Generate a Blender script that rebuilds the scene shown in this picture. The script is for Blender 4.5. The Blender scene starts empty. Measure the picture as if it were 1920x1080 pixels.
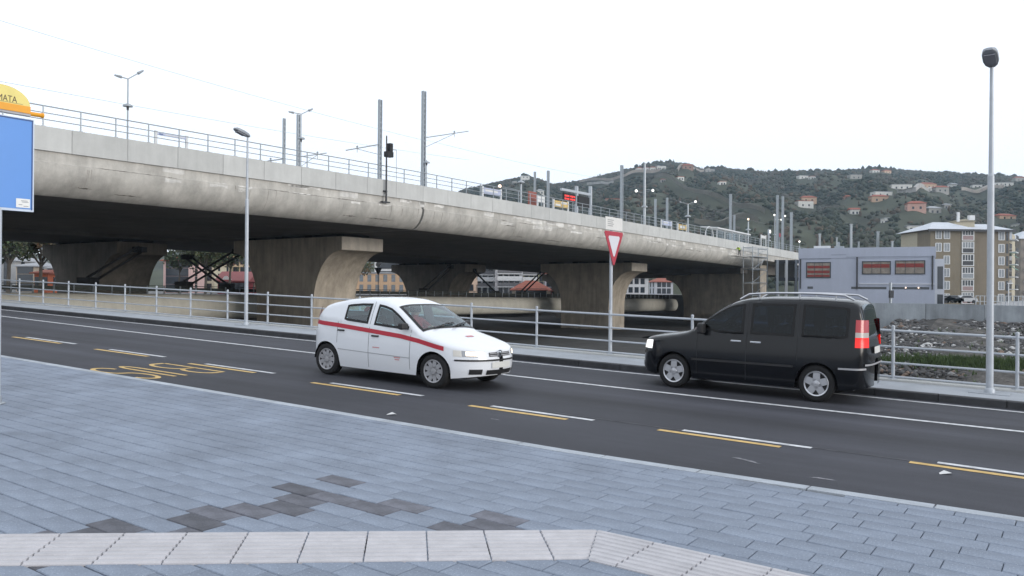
import bpy, bmesh, math, random
import numpy as np
from mathutils import Vector, Matrix
random.seed(7); rng = np.random.default_rng(7)
SC = bpy.context.scene
COL = SC.collection

# ------------------------------------------------------------------ camera
CAM_H = 1.9; ROLL = 0.0075; PITCH = 3/1550.
FOC = 1550.
cd = bpy.data.cameras.new('camera'); cam = bpy.data.objects.new('camera', cd); COL.objects.link(cam)
cd.sensor_width = 36.0; cd.lens = FOC/1920*36.0; cd.clip_start = 0.1; cd.clip_end = 8000
_F = Vector((0, math.cos(PITCH), math.sin(PITCH))); _U = Vector((0, -math.sin(PITCH), math.cos(PITCH))); _R = Vector((1, 0, 0))
cR = _R*math.cos(ROLL) + _U*math.sin(ROLL); cU = -_R*math.sin(ROLL) + _U*math.cos(ROLL)
m = Matrix((cR, cU, -_F)).transposed().to_4x4(); m.translation = (0, 0, CAM_H)
cam.matrix_world = m
SC.camera = cam

# ------------------------------------------------------------------ world and sun
SUN_EL, SUN_ROT = 9.0, 121.0
w = bpy.data.worlds.new('World'); SC.world = w; w.use_nodes = True
nt = w.node_tree; nt.nodes.clear()
sky = nt.nodes.new('ShaderNodeTexSky'); sky.sky_type = 'NISHITA'; sky.sun_disc = False
sky.sun_elevation = math.radians(SUN_EL); sky.sun_rotation = math.radians(SUN_ROT)
sky.air_density = 1.0; sky.dust_density = 2.0; sky.ozone_density = 1.5
hs = nt.nodes.new('ShaderNodeHueSaturation'); hs.inputs['Saturation'].default_value = 0.45
mx = nt.nodes.new('ShaderNodeMix'); mx.data_type = 'RGBA'; mx.inputs['Factor'].default_value = 0.85
mx.inputs[7].default_value = (9.6, 10.2, 11.0, 1)      # bright even cloud layer over the clear sky
bg = nt.nodes.new('ShaderNodeBackground'); bg.inputs['Strength'].default_value = 0.135
wo = nt.nodes.new('ShaderNodeOutputWorld')
nt.links.new(sky.outputs[0], hs.inputs['Color']); nt.links.new(hs.outputs[0], mx.inputs[6])
nt.links.new(mx.outputs[2], bg.inputs['Color']); nt.links.new(bg.outputs[0], wo.inputs['Surface'])
sl = bpy.data.lights.new('sun', 'SUN'); sl.energy = 1.7; sl.angle = math.radians(30); sl.color = (1.0, 0.95, 0.88)
so = bpy.data.objects.new('sun', sl); COL.objects.link(so)
_e, _a = math.radians(SUN_EL), math.radians(SUN_ROT)
sdir = Vector((math.sin(_a)*math.cos(_e), math.cos(_a)*math.cos(_e), math.sin(_e)))
so.rotation_euler = sdir.to_track_quat('Z', 'Y').to_euler()
vs = SC.view_settings; vs.view_transform = 'Standard'; vs.look = 'None'; vs.exposure = 0.0; vs.gamma = 1.0; vs.use_curve_mapping = False

# ------------------------------------------------------------------ frames of the place
GRADE = 0.0275                                   # the street climbs this much per metre
_d = Vector((-.823, .568, 0)).normalized()       # along the street, uphill
_n = Vector((_d.y, -_d.x, 0))                    # across the street, towards the river
_b = Vector((.5857, .8106, 0)).normalized()      # along the viaduct
_q = Vector((-_b.y, _b.x, 0))                    # across the viaduct
def road(u, v, w=0.0):
    p = _d*u + _n*v; return (p.x, p.y, GRADE*u + w)
def br(U, s, z):
    p = _q*U + _b*s; return (p.x, p.y, z)
def atZ(x, y, Y):                                # a point of the place at distance Y seen at picture (x, y)
    D = _F + cR*((x-960)/FOC) - cU*((y-540)/FOC)
    t = Y/D.y; return (D.x*t, Y, CAM_H + D.z*t)
def onU(x, y, U):
    D = _F + cR*((x-960)/FOC) - cU*((y-540)/FOC)
    t = U/(D.x*_q.x + D.y*_q.y); p = (D.x*t, D.y*t, CAM_H + D.z*t)
    return p, p[0]*_b.x + p[1]*_b.y

# ------------------------------------------------------------------ materials
MATS = {}
def lin(c): return tuple(((x/255.)/12.92 if x/255. < .04045 else ((x/255.+.055)/1.055)**2.4) for x in c)
def mat(name, col, rough=.7, metal=0., amt=.12, scale=3., bump=0., bscale=40., stretch=(1, 1, 1), streak=0., fleck=0., emit=0., ecol=None, spec=.4, coat=0., rand=0., attr=None, detail=5., alpha=None, speckle=None, lanes=0.):
    if name in MATS: return MATS[name]
    M = bpy.data.materials.new(name); M.use_nodes = True; t = M.node_tree; N = t.nodes; L = t.links
    P = N['Principled BSDF']; MATS[name] = M
    P.inputs['Roughness'].default_value = rough; P.inputs['Metallic'].default_value = metal
    P.inputs['Specular IOR Level'].default_value = spec
    P.inputs['Coat Weight'].default_value = coat; P.inputs['Coat Roughness'].default_value = .06
    tc = N.new('ShaderNodeTexCoord'); mp = N.new('ShaderNodeMapping'); mp.inputs['Scale'].default_value = stretch
    L.new(tc.outputs['Object'], mp.inputs['Vector'])
    cur = None
    def rgb(c):
        r = N.new('ShaderNodeRGB'); r.outputs[0].default_value = (*c, 1); return r.outputs[0]
    def mul(a, fac_out, lo, hi):
        mr = N.new('ShaderNodeMapRange'); mr.inputs['From Min'].default_value = .3; mr.inputs['From Max'].default_value = .7
        mr.inputs['To Min'].default_value = lo; mr.inputs['To Max'].default_value = hi
        L.new(fac_out, mr.inputs['Value'])
        x = N.new('ShaderNodeVectorMath'); x.operation = 'SCALE'; L.new(a, x.inputs[0]); L.new(mr.outputs[0], x.inputs['Scale']); return x.outputs[0]
    cur = rgb(col)
    if attr:
        at = N.new('ShaderNodeAttribute'); at.attribute_name = attr
        cur = at.outputs['Color']
    if amt > 0:
        no = N.new('ShaderNodeTexNoise'); no.inputs['Scale'].default_value = scale; no.inputs['Detail'].default_value = detail
        no.inputs['Roughness'].default_value = .65
        L.new(mp.outputs[0], no.inputs['Vector']); cur = mul(cur, no.outputs['Fac'], 1-amt, 1+amt)
    if streak > 0:
        mp2 = N.new('ShaderNodeMapping'); mp2.inputs['Scale'].default_value = (1.3, 1.3, .16); L.new(tc.outputs['Object'], mp2.inputs['Vector'])
        no2 = N.new('ShaderNodeTexNoise'); no2.inputs['Scale'].default_value = 1.4; no2.inputs['Detail'].default_value = 7; no2.inputs['Roughness'].default_value = .7
        L.new(mp2.outputs[0], no2.inputs['Vector']); cur = mul(cur, no2.outputs['Fac'], 1-streak, 1+streak*.5)
    if lanes > 0:                                     # tyre-polished lengthwise bands
        mp4 = N.new('ShaderNodeMapping'); mp4.inputs['Rotation'].default_value = (0, 0, math.atan2(.823, .568)-math.pi/2+math.pi/2); mp4.inputs['Scale'].default_value = (1, 1, 1); L.new(tc.outputs['Object'], mp4.inputs['Vector'])
        mp4.inputs['Rotation'].default_value = (0, 0, -math.atan2(.568, -.823))
        mp5 = N.new('ShaderNodeMapping'); mp5.inputs['Scale'].default_value = (.05, 1.1, 1); L.new(mp4.outputs[0], mp5.inputs['Vector'])
        n4 = N.new('ShaderNodeTexNoise'); n4.inputs['Scale'].default_value = 1.0; n4.inputs['Detail'].default_value = 6; n4.inputs['Roughness'].default_value = .6; L.new(mp5.outputs[0], n4.inputs['Vector']); cur = mul(cur, n4.outputs['Fac'], 1-lanes, 1+lanes)
    if fleck > 0:
        no3 = N.new('ShaderNodeTexNoise'); no3.inputs['Scale'].default_value = bscale*1.5; no3.inputs['Detail'].default_value = 2
        L.new(mp.outputs[0], no3.inputs['Vector']); cur = mul(cur, no3.outputs['Fac'], 1-fleck, 1+fleck)
    if speckle:                                      # scattered pale grains
        vo = N.new('ShaderNodeTexVoronoi'); vo.inputs['Scale'].default_value = speckle[0]; L.new(mp.outputs[0], vo.inputs['Vector'])
        lt = N.new('ShaderNodeMath'); lt.operation = 'LESS_THAN'; lt.inputs[1].default_value = speckle[1]; L.new(vo.outputs['Distance'], lt.inputs[0])
        mm = N.new('ShaderNodeMix'); mm.data_type = 'RGBA'; L.new(lt.outputs[0], mm.inputs['Factor']); L.new(cur, mm.inputs[6]); mm.inputs[7].default_value = (*speckle[2], 1)
        cur = mm.outputs[2]
    if rand > 0:
        oi = N.new('ShaderNodeObjectInfo'); mr = N.new('ShaderNodeMapRange'); mr.inputs['To Min'].default_value = 1-rand; mr.inputs['To Max'].default_value = 1+rand
        L.new(oi.outputs['Random'], mr.inputs['Value'])
        x = N.new('ShaderNodeVectorMath'); x.operation = 'SCALE'; L.new(cur, x.inputs[0]); L.new(mr.outputs[0], x.inputs['Scale']); cur = x.outputs[0]
    L.new(cur, P.inputs['Base Color'])
    if bump > 0:
        nb = N.new('ShaderNodeTexNoise'); nb.inputs['Scale'].default_value = bscale; nb.inputs['Detail'].default_value = 4; L.new(mp.outputs[0], nb.inputs['Vector'])
        bp = N.new('ShaderNodeBump'); bp.inputs['Strength'].default_value = bump; bp.inputs['Distance'].default_value = .02
        L.new(nb.outputs['Fac'], bp.inputs['Height']); L.new(bp.outputs[0], P.inputs['Normal'])
    if emit > 0:
        P.inputs['Emission Color'].default_value = (*(ecol or col), 1); P.inputs['Emission Strength'].default_value = emit
    return M

def glassmat(name, tint, dark=.0, rough=.02, ior=1.45):
    M = bpy.data.materials.new(name); M.use_nodes = True; t = M.node_tree; N = t.nodes; L = t.links
    N.remove(N['Principled BSDF']); out = N['Material Output']
    tr = N.new('ShaderNodeBsdfTransparent'); tr.inputs['Color'].default_value = (*tint, 1)
    gl = N.new('ShaderNodeBsdfGlossy'); gl.inputs['Roughness'].default_value = rough; gl.inputs['Color'].default_value = (.9, .96, 1, 1)
    lw = N.new('ShaderNodeLayerWeight'); lw.inputs['Blend'].default_value = .5; r0 = ((ior-1)/(ior+1))**2
    pw_ = N.new('ShaderNodeMath'); pw_.operation = 'POWER'; pw_.inputs[1].default_value = 5; L.new(lw.outputs['Facing'], pw_.inputs[0])
    fr = N.new('ShaderNodeMapRange'); fr.inputs['To Min'].default_value = r0; fr.inputs['To Max'].default_value = 1.0; L.new(pw_.outputs[0], fr.inputs['Value'])
    ms = N.new('ShaderNodeMixShader'); L.new(fr.outputs[0], ms.inputs[0]); L.new(tr.outputs[0], ms.inputs[1]); L.new(gl.outputs[0], ms.inputs[2])
    L.new(ms.outputs[0], out.inputs['Surface']); MATS[name] = M; return M

asphalt = mat('asphalt', (.040, .0415, .052), .8, amt=.2, scale=.35, bump=.35, bscale=120, fleck=.22, detail=8, lanes=.42)
paver_m = mat('paver stone', (.205, .238, .298), .75, amt=.24, scale=1.6, bump=.35, bscale=45, fleck=.12, rand=.07, speckle=(38, .12, (.40, .45, .52)))
paver_dark = mat('dark paver stone', (.110, .113, .135), .7, amt=.38, scale=4.5, bump=.3, bscale=45, fleck=.1, rand=.30)
mortar = mat('sandy joint filler', (.075, .08, .092), .95, amt=.2, scale=8, bump=.4, bscale=90)
tactile_m = mat('pale tactile concrete', (.45, .44, .46), .8, amt=.10, scale=5, bump=.15, bscale=80, fleck=.04, rand=.04)
kerb_m = mat('pale kerb stone', (.36, .39, .43), .8, amt=.2, scale=2.5, bump=.4, bscale=60, fleck=.12, rand=.06)
kerb_dark = mat('dark far kerb', (.035, .036, .040), .75, amt=.3, scale=4, bump=.3, bscale=60, rand=.15)  # far kerb stones, much darker than the near ones
walk_m = mat('concrete footway', (.31, .33, .36), .85, amt=.16, scale=1.2, bump=.25, bscale=50, fleck=.1, detail=8)
white_paint = mat('worn white road paint', (.55, .56, .58), .7, amt=.35, scale=9, detail=8)
yellow_paint = mat('worn yellow road paint', (.56, .38, .14), .7, amt=.22, scale=9, detail=8)
steel_grey = mat('galvanised steel', (.34, .37, .40), .5, .55, amt=.12, scale=6)
steel_light = mat('pale grey painted steel', (.42, .45, .49), .45, .2, amt=.08, scale=5)
steel_dark = mat('dark steel', (.05, .052, .058), .55, .3, amt=.15, scale=4)
black_steel = mat('blackened steel', (.018, .018, .020), .6, .2, amt=.1)
concrete = mat('weathered concrete', (.47, .452, .42), .85, amt=.22, scale=.8, bump=.3, bscale=18, streak=.17, fleck=.06, detail=9)
concrete_new = mat('smooth precast concrete', (.49, .495, .485), .8, amt=.07, scale=.9, streak=.08, bump=.12, bscale=25, rand=.05)
concrete_patch = mat('patched repair concrete', (.62, .605, .58), .85, amt=.22, scale=1.6, streak=.15, bump=.3, bscale=20, rand=.12)
concrete_pier = mat('pier concrete', (.44, .385, .315), .88, amt=.22, scale=.5, streak=.30, bump=.3, bscale=14, detail=8)
pier_shade = mat('shaded rear pier concrete', (.20, .18, .155), .9, amt=.25, scale=.5, streak=.3, detail=8)  # rear piers: the shade below the deck is put into a darker colour
concrete_soffit = mat('shaded underside concrete', (.15, .14, .13), .9, amt=.2, scale=.4, streak=.1)  # underside tone with the shade below the decks painted in
cap_m = mat('sunlit cap concrete', (.66, .60, .52), .85, amt=.12, scale=1.2, streak=.12)  # sun on the pier end faces is put into this pale tone
beige_m = mat('beige painted girder', (.68, .66, .59), .6, amt=.08, scale=.5, streak=.10)
joint_m = mat('dark joint', (.02, .02, .02), .9, amt=0)
dark_void = mat('dark wall concrete', (.07, .067, .063), .95, amt=.25, scale=.6)  # for the far quay: the bank's shade is put into this dark colour
glass_dark = mat('dark window glass', (.03, .036, .045), .12, amt=.2, scale=.5, spec=.7)
glass_mid = mat('pale curtained window', (.22, .24, .26), .25, amt=.25, scale=1.1, spec=.6)
frame_white = mat('white window frame', (.62, .63, .64), .6, amt=.06)
lamp_glow = mat('lit globe glass', (.9, .88, .84), .3, amt=0, emit=2.2, ecol=(1, .96, .9))
lamp_warm = mat('lit warm lamp', (.9, .6, .4), .3, amt=0, emit=1.8, ecol=(1, .78, .62))
red_led = mat('lit red display', (.6, .03, .03), .4, amt=0, emit=1.1, ecol=(1, .05, .04))

# ------------------------------------------------------------------ mesh helpers
class MB:
    def __init__(s): s.v = []; s.f = []; s.mi = []
    def add(s, vs, fs, mi=0):
        o = len(s.v); s.v.extend([tuple(p) for p in vs]); s.f.extend([tuple(i+o for i in f) for f in fs]); s.mi.extend([mi]*len(fs)); return s
    def box(s, c, size, ax=None, mi=0):
        ex, ey, ez = [k/2. for k in size]
        ax = ax or (Vector((1, 0, 0)), Vector((0, 1, 0)), Vector((0, 0, 1)))
        c = Vector(c); P = []
        for k in (-1, 1):
            for (i, j) in ((-1, -1), (1, -1), (1, 1), (-1, 1)):
                P.append(c + ax[0]*(i*ex) + ax[1]*(j*ey) + ax[2]*(k*ez))
        return s.add(P, [(3, 2, 1, 0), (4, 5, 6, 7), (0, 1, 5, 4), (1, 2, 6, 5), (2, 3, 7, 6), (3, 0, 4, 7)], mi)
    def bbox(s, x0, x1, y0, y1, z0, z1, mi=0):
        return s.box(((x0+x1)/2, (y0+y1)/2, (z0+z1)/2), (x1-x0, y1-y0, z1-z0), None, mi)
    def tube(s, p0, p1, r0, r1=None, n=8, mi=0):
        p0, p1 = Vector(p0), Vector(p1); r1 = r0 if r1 is None else r1
        a = (p1-p0).normalized(); t = Vector((0, 0, 1)) if abs(a.z) < .9 else Vector((1, 0, 0))
        x = a.cross(t).normalized(); y = a.cross(x); V = []
        for p, r in ((p0, r0), (p1, r1)):
            for i in range(n):
                th = 2*math.pi*i/n; V.append(p + x*(r*math.cos(th)) + y*(r*math.sin(th)))
        F = [(i, (i+1) % n, n+(i+1) % n, n+i) for i in range(n)] + [tuple(range(n))[::-1], tuple(range(n, 2*n))]
        return s.add(V, F, mi)
    def path(s, pts, r, n=6, mi=0):
        for a, b in zip(pts[:-1], pts[1:]): s.tube(a, b, r, r, n, mi)
        return s
    def lathe(s, prof, n=24, origin=(0, 0, 0), ax=None, mi=0, cap=True):     # prof: (r, h) along axis
        ax = ax or (Vector((1, 0, 0)), Vector((0, 1, 0)), Vector((0, 0, 1))); o = Vector(origin); V = []
        for r, h in prof:
            for i in range(n):
                th = 2*math.pi*i/n; V.append(o + ax[0]*(r*math.cos(th)) + ax[1]*(r*math.sin(th)) + ax[2]*h)
        F = []
        for k in range(len(prof)-1):
            for i in range(n): F.append((k*n+i, k*n+(i+1) % n, (k+1)*n+(i+1) % n, (k+1)*n+i))
        if cap and prof[0][0] > 1e-6: F.append(tuple(range(n))[::-1])
        if cap and prof[-1][0] > 1e-6: F.append(tuple(range((len(prof)-1)*n, len(prof)*n)))
        return s.add(V, F, mi)
    def prism(s, poly, ext, mi=0):                 # poly: 3D points, ext: extrusion vector
        n = len(poly); e = Vector(ext); A = [Vector(p) for p in poly]; B = [p+e for p in A]
        return s.add(A+B, [tuple(range(n))[::-1], tuple(range(n, 2*n))] + [(i, (i+1) % n, n+(i+1) % n, n+i) for i in range(n)], mi)
    def grid(s, rows, mi=0, closed=False):         # rows: list of equal-length point lists
        n = len(rows[0]); V = [p for r in rows for p in r]; F = []
        for k in range(len(rows)-1):
            for i in range(n if closed else n-1): F.append((k*n+i, k*n+(i+1) % n, (k+1)*n+(i+1) % n, (k+1)*n+i))
        return s.add(V, F, mi)
    def build(s, name, mat, parent=None, smooth=False, local=False, kind=None, fixn=True, bevel=0):
        off = Vector((0, 0, 0))
        if parent is not None and not local:
            p = parent
            while p is not None: off += p.location; p = p.parent
        me = bpy.data.meshes.new(name)
        me.from_pydata([(x-off.x, y-off.y, z-off.z) for x, y, z in s.v], [], s.f)
        ms = mat if isinstance(mat, (list, tuple)) else [mat]
        for q in ms: me.materials.append(q)
        if len(ms) > 1: me.polygons.foreach_set('material_index', s.mi)
        if fixn:
            bm = bmesh.new(); bm.from_mesh(me); bmesh.ops.recalc_face_normals(bm, faces=bm.faces); bm.to_mesh(me); bm.free()
        if smooth:
            me.polygons.foreach_set('use_smooth', [True]*len(me.polygons))
            try: me.set_sharp_from_angle(angle=math.radians(40))
            except Exception: pass
        o = bpy.data.objects.new(name, me); COL.objects.link(o)
        if parent is not None: o.parent = parent
        if bevel:
            bv = o.modifiers.new('bevel', 'BEVEL'); bv.width = bevel; bv.segments = 2; bv.limit_method = 'ANGLE'
        if kind: o['kind'] = kind
        return o
def tag(o, label, cat, group=None):
    o['label'] = label; o['category'] = cat
    if group: o['group'] = group
    return o
def thing(name, label, cat, loc=(0, 0, 0), rotz=0., group=None):
    o = bpy.data.objects.new(name, None); COL.objects.link(o); o.location = loc; o.rotation_euler = (0, 0, rotz); o.empty_display_size = .2
    return tag(o, label, cat, group)
def inst(o, parent, loc, rotz=0., name=None):      # another object on the same mesh
    c = bpy.data.objects.new(name or o.name.split('.')[0], o.data); COL.objects.link(c); c.parent = parent; c.location = loc; c.rotation_euler = (0, 0, rotz); return c
def copy_tree(o, parent=None):
    c = o.copy(); COL.objects.link(c); c.parent = parent
    for ch in list(o.children): copy_tree(ch, c)
    return c
def text_mesh(name, s, size, matl, parent, M, extrude=.002, align='CENTER'):
    cu = bpy.data.curves.new(name, 'FONT'); cu.body = s; cu.size = size; cu.extrude = extrude; cu.align_x = align; cu.align_y = 'CENTER'
    to = bpy.data.objects.new(name, cu); COL.objects.link(to)
    dg = bpy.context.evaluated_depsgraph_get(); me = bpy.data.meshes.new_from_object(to.evaluated_get(dg))
    bpy.data.objects.remove(to); me.materials.clear(); me.materials.append(matl)
    o = bpy.data.objects.new(name, me); COL.objects.link(o); o.parent = parent; o.matrix_local = M
    return o
# ================================================================== GROUND, ROAD, FOOTWAYS
mb = MB(); mb.add([(-4000, -400, -6.0), (4000, -400, -6.0), (4000, 5000, -6.0), (-4000, 5000, -6.0)], [(0, 1, 2, 3)])
mb.build('ground', mat('dry valley ground', (.10, .10, .075), .95, amt=.3, scale=.05), kind='structure')

V_FENCE, V_KERB, W_FAR = 17.25, 15.6, .12
def vk(u): return 7.5 + .055*max(0., 4.5-u)**1.15           # near kerb line
US = [-30, -12, -6, -3, -1.5] + [i*1.0 for i in range(0, 31)] + [35, 40, 50, 70, 100, 140]
rd = MB()
rd.grid([[road(u, v) for v in (5.0, 7.0, 9, 11, 13, 15, 16.2)] for u in US])
road_o = rd.build('road', asphalt, kind='structure')
def strip(u0, u1, v0, v1, w=.004, n=6, vf=None):
    r = []
    for i in range(n+1):
        u = u0 + (u1-u0)*i/n; dv = vf(u) if vf else 0
        r.append([road(u, v0+dv, w), road(u, v1+dv, w)])
    return r
curve = lambda u: .0009*(u-8)**2 if u > 8 else .010*(8-u)**1.6*.6
m_ = MB(); m_.grid(strip(-10, 90, 13.0, 13.12, n=60, vf=curve)); m_.build('lane_line', white_paint, road_o)
m_ = MB(); m_.grid(strip(-10, 90, 15.27, 15.37, n=60)); m_.build('edge_line', white_paint, road_o)
dash = [(26.5, 2.3, 10.15), (22.2, 2.35, 10.02), (18.15, 2.05, 9.92), (14.45, 2.0, 9.78), (10.75, 2.0, 9.62), (7.35, 1.65, 9.58), (4.45, 1.55, 9.76), (1.55, 1.55, 9.93), (-1.4, 1.5, 10.05)]
for u1, l, v in dash:
    m_ = MB(); m_.grid(strip(u1, u1-l, v-.055, v+.055, n=2)); m_.build('yellow_dash', yellow_paint, road_o)
    m_ = MB(); m_.grid(strip(u1-.25, u1-l-.3, v+.15, v+.25, n=2)); m_.build('white_dash', white_paint, road_o)
# the word BUS on the asphalt, read by drivers heading downhill
def stroke(pts, wd, far_v, u_bot, sx, sy, closed=False):
    g = MB(); P = [Vector((a, b_, 0)) for a, b_ in pts]; rows = []
    n = len(P)
    for i in range(n):
        a = P[i-1] if (i > 0 or closed) else P[i]; c = P[(i+1) % n] if (i < n-1 or closed) else P[i]
        t = (c-a); t = Vector((t.x*sx, t.y*sy, 0)).normalized(); nn = Vector((-t.y, t.x, 0))
        px, py = P[i].x*sx, P[i].y*sy
        r = []
        for k in (-.5, .5):
            X = px + nn.x*wd[0]*k; Y = py + nn.y*wd[1]*k
            r.append(road(u_bot - Y, far_v - X, .0045))
        rows.append(r)
    if closed: rows.append(rows[0])
    g.grid(rows); return g
def arc(cx, cy, rx, ry, a0, a1, n=12): return [(cx+rx*math.cos(math.radians(a0+(a1-a0)*i/n)), cy+ry*math.sin(math.radians(a0+(a1-a0)*i/n))) for i in range(n+1)]
WDT = (.075, .13)
Bp = [(0, 0), (0, 1)] + arc(.45, .765, .5, .235, 90, -90) + [(0, .53)]
Bp2 = [(0, .53)] + arc(.5, .265, .5, .265, 90, -90) + [(0, 0)]
Sp = arc(.5, .75, .46, .25, 20, 270, 16)[:-1] + arc(.5, .25, .48, .25, 90, -160, 16)
Up_ = [(0, 1), (0, .3)] + arc(.5, .28, .5, .28, 180, 360, 14)[1:] + [(1, 1)]
for nm, paths, fv in (('letter_b', [Bp, Bp2], 9.44), ('letter_u', [Up_], 8.68), ('letter_s', [Sp], 8.30)):
    g = MB()
    for p in paths:
        k = stroke(p, WDT, fv, 14.75, .21 if nm == 'letter_u' else .42, 1.85); g.add(k.v, k.f)
    o = g.build(nm, yellow_paint, road_o)
m_ = MB(); m_.grid(strip(6.2, -4, 9.93, 9.96, .0035, n=20, vf=lambda u: .03*(4-u) if u < 4 else 0)); m_.build('worn_line', mat('worn away line', (.085, .085, .095), .85, amt=.5, scale=6), road_o)
# scuffs and patches of the asphalt
scuff = mat('pale scuff on asphalt', (.20, .20, .22), .9, amt=.5, scale=14)
for u, v, lu, lv, a in ((2.95, 8.75, .42, .09, .3), (2.1, 8.45, .3, .06, -.1), (6.4, 8.9, .2, .04, 0)):
    g = MB(); pts = []
    for i in range(14):
        th = 2*math.pi*i/14; r_ = random.uniform(.55, 1.1); pts.append(road(u+lu*.5*math.cos(th)*r_, v+lv*.5*math.sin(th)*r_+a*lu*.5*math.cos(th), .0042))
    g.add(pts, [tuple(range(14))]); g.build('scuff', scuff, road_o)

# near pavement: bed, pavers, kerb stones, tactile strip
W_N = .10
pv = MB(); pv.grid([[road(u, v, W_N-.022) for v in (-14, -6, 0, 3, 5, vk(u)-.16)] for u in US])
pav = pv.build('pavement', mortar, kind='structure')
_dd = Vector((_d.x, _d.y, GRADE)).normalized(); _nn = Vector((_n.x, _n.y, 0)); _up = _dd.cross(_nn); _up = _up if _up.z > 0 else -_up
RM = Matrix((_dd, _nn, _up)).transposed().to_4x4()
PL, PW = .42, .21
def paver_mb(l, w_, h=.03):
    g = MB(); c = .006
    a, b_ = l/2-.0025, w_/2-.005
    lo = [(-a, -b_, -h), (a, -b_, -h), (a, b_, -h), (-a, b_, -h)]; mi_ = [(-a, -b_, -c), (a, -b_, -c), (a, b_, -c), (-a, b_, -c)]; hi = [(-a+c, -b_+c, 0), (a-c, -b_+c, 0), (a-c, b_-c, 0), (-a+c, b_-c, 0)]
    g.add(lo+mi_+hi, [(8, 9, 10, 11)] + [(i, (i+1) % 4, 4+(i+1) % 4, 4+i) for i in range(4)] + [(4+i, 4+(i+1) % 4, 8+(i+1) % 4, 8+i) for i in range(4)])
    return g
def camdist(u, v):
    p = road(u, v, W_N); return p[0], p[1]
TA, TB = Vector((5.85, 2.57)), Vector((2.85, 5.23)); T1 = (TB-TA).normalized(); TN = Vector((-T1.y, T1.x)); TN = TN if TN.dot(Vector((-1, -1))) > 0 else -TN; TW = .6
def in_tactile(u, v, mrg=.0):
    p = Vector((u, v))-TA; s_, o_ = p.dot(T1), p.dot(TN)
    if -mrg < o_-0 and mrg+.02 < o_ < TW-mrg and s_ < (TB-TA).length+.1: return True
    return 4.63+mrg < v < 5.23-mrg and u < 2.7
cands = []
for k in range(-12, 47):
    v = -1.9 + k*PW
    off = (k % 2)*.5*PL + (k % 3)*.06
    if v > 7.6: continue
    for j in range(-12, 62):
        u = j*PL + off
        x, y = camdist(u, v)
        if v + PW/2 > vk(u) - .03: continue
        if in_tactile(u, v, .22): continue
        vis = y > 4.3 and abs(x) < y*.66+.6
        cands.append(((y if not (4.8 < u < 5.7 and 2.4 < v < 5.2 or 4.45 < v < 5.2 and 3.4 < u < 5.6) else y-4) if vis else 1000+y, u, v))
cands.sort()
pm = paver_mb(PL, PW).build('paver', paver_m, pav, local=True)
pm_dark = paver_mb(PL, PW).build('paver', paver_dark, pav, local=True)
first = {0: True, 1: True}; rest = MB(); rest_tone = 0
def darkpatch(u, v):
    a = 4.82 < u + .10*(v-4) < 5.5 and 2.4 < v < 4.8
    b2 = 4.5 < v < 5.18 and 3.3 < u < 5.5
    return a or b2
for i, (y, u, v) in enumerate(cands):
    h = random.gauss(0, .0013)
    if i < 300 and y < 1000:
        dk = 1 if (darkpatch(u, v) and random.random() < (.8 if v < 4.6 else .5)) else 0
        o = (pm_dark if dk else pm)
        if not first[dk]:
            o = bpy.data.objects.new('paver', o.data); COL.objects.link(o); o.parent = pav
        first[dk] = False
        M4 = RM.copy(); M4 = M4 @ Matrix.Rotation(random.gauss(0, .004), 4, 'X') @ Matrix.Rotation(random.gauss(0, .003), 4, 'Y') @ Matrix.Rotation(random.gauss(0, .004), 4, 'Z')
        M4.translation = road(u, v, W_N+h); o.matrix_local = M4
    else:
        g = paver_mb(PL, PW, .02); R3 = RM.to_3x3(); T = Vector(road(u, v, W_N+h*.7))
        rest.add([R3 @ Vector(p) + T for p in g.v], g.f)
rest.build('paver_field', paver_m, pav, kind='stuff', fixn=False)
# kerb stones along the near edge
ks = MB()
u = -8.0; kcount = 0
while u < 40:
    u1 = u + 1.0
    g = MB(); rows = []
    for uu in (u+.008, (u+u1)/2, u1-.008):
        k = vk(uu); rows.append([road(uu, k-.16, -.05), road(uu, k-.16, W_N+.004), road(uu, k-.02, W_N+.004), road(uu, k+.02, W_N-.025), road(uu, k+.03, -.05)])
    g.grid(rows)
    n5 = 5; g.f.append(tuple(range(5))); g.f.append(tuple(range(10, 15))); g.mi += [0, 0]
    g.build('kerb_stone', kerb_m, pav); u = u1
# tactile strip
def tile(s0a, s1a, s0b, s1b, O, e1, e2, o0, o1):
    g = MB(); gap = .004
    def P(s_, o_, w_): q_ = O + e1*s_ + e2*o_; return road(q_.x, q_.y, w_)
    lo = lambda o_: s0a + (s0b-s0a)*(o_/TW); hi = lambda o_: s1a + (s1b-s1a)*(o_/TW)
    a, b_ = o0+gap, o1-gap
    quad = [(lo(a)+gap, a), (hi(a)-gap, a), (hi(b_)-gap, b_), (lo(b_)+gap, b_)]
    bot = [P(s_, o_, W_N-.01) for s_, o_ in quad]; top = [P(s_, o_, W_N+.006) for s_, o_ in quad]
    g.add(bot+top, [(4, 5, 6, 7)] + [(i, (i+1) % 4, 4+(i+1) % 4, 4+i) for i in range(4)])
    nr = 4; pitch = (o1-o0)/nr
    for k in range(nr):
        c = o0 + pitch*(k+.5); r0, r1 = c-pitch*.30, c+pitch*.30
        t0, t1 = c-pitch*.2, c+pitch*.2
        s0, s1 = lo(c)+gap+.003, hi(c)-gap-.003
        vsb = [P(s0, r0, W_N+.0055), P(s1, r0, W_N+.0055), P(s1, r1, W_N+.0055), P(s0, r1, W_N+.0055), P(s0, t0, W_N+.015), P(s1, t0, W_N+.015), P(s1, t1, W_N+.015), P(s0, t1, W_N+.015)]
        g.add(vsb, [(4, 5, 6, 7), (0, 1, 5, 4), (1, 2, 6, 5), (2, 3, 7, 6), (3, 0, 4, 7)])
    return g
L1 = (TB-TA).length; O1 = TA; E2 = Vector((0, -1)); D2 = Vector((-1, 0.02)).normalized()
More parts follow.
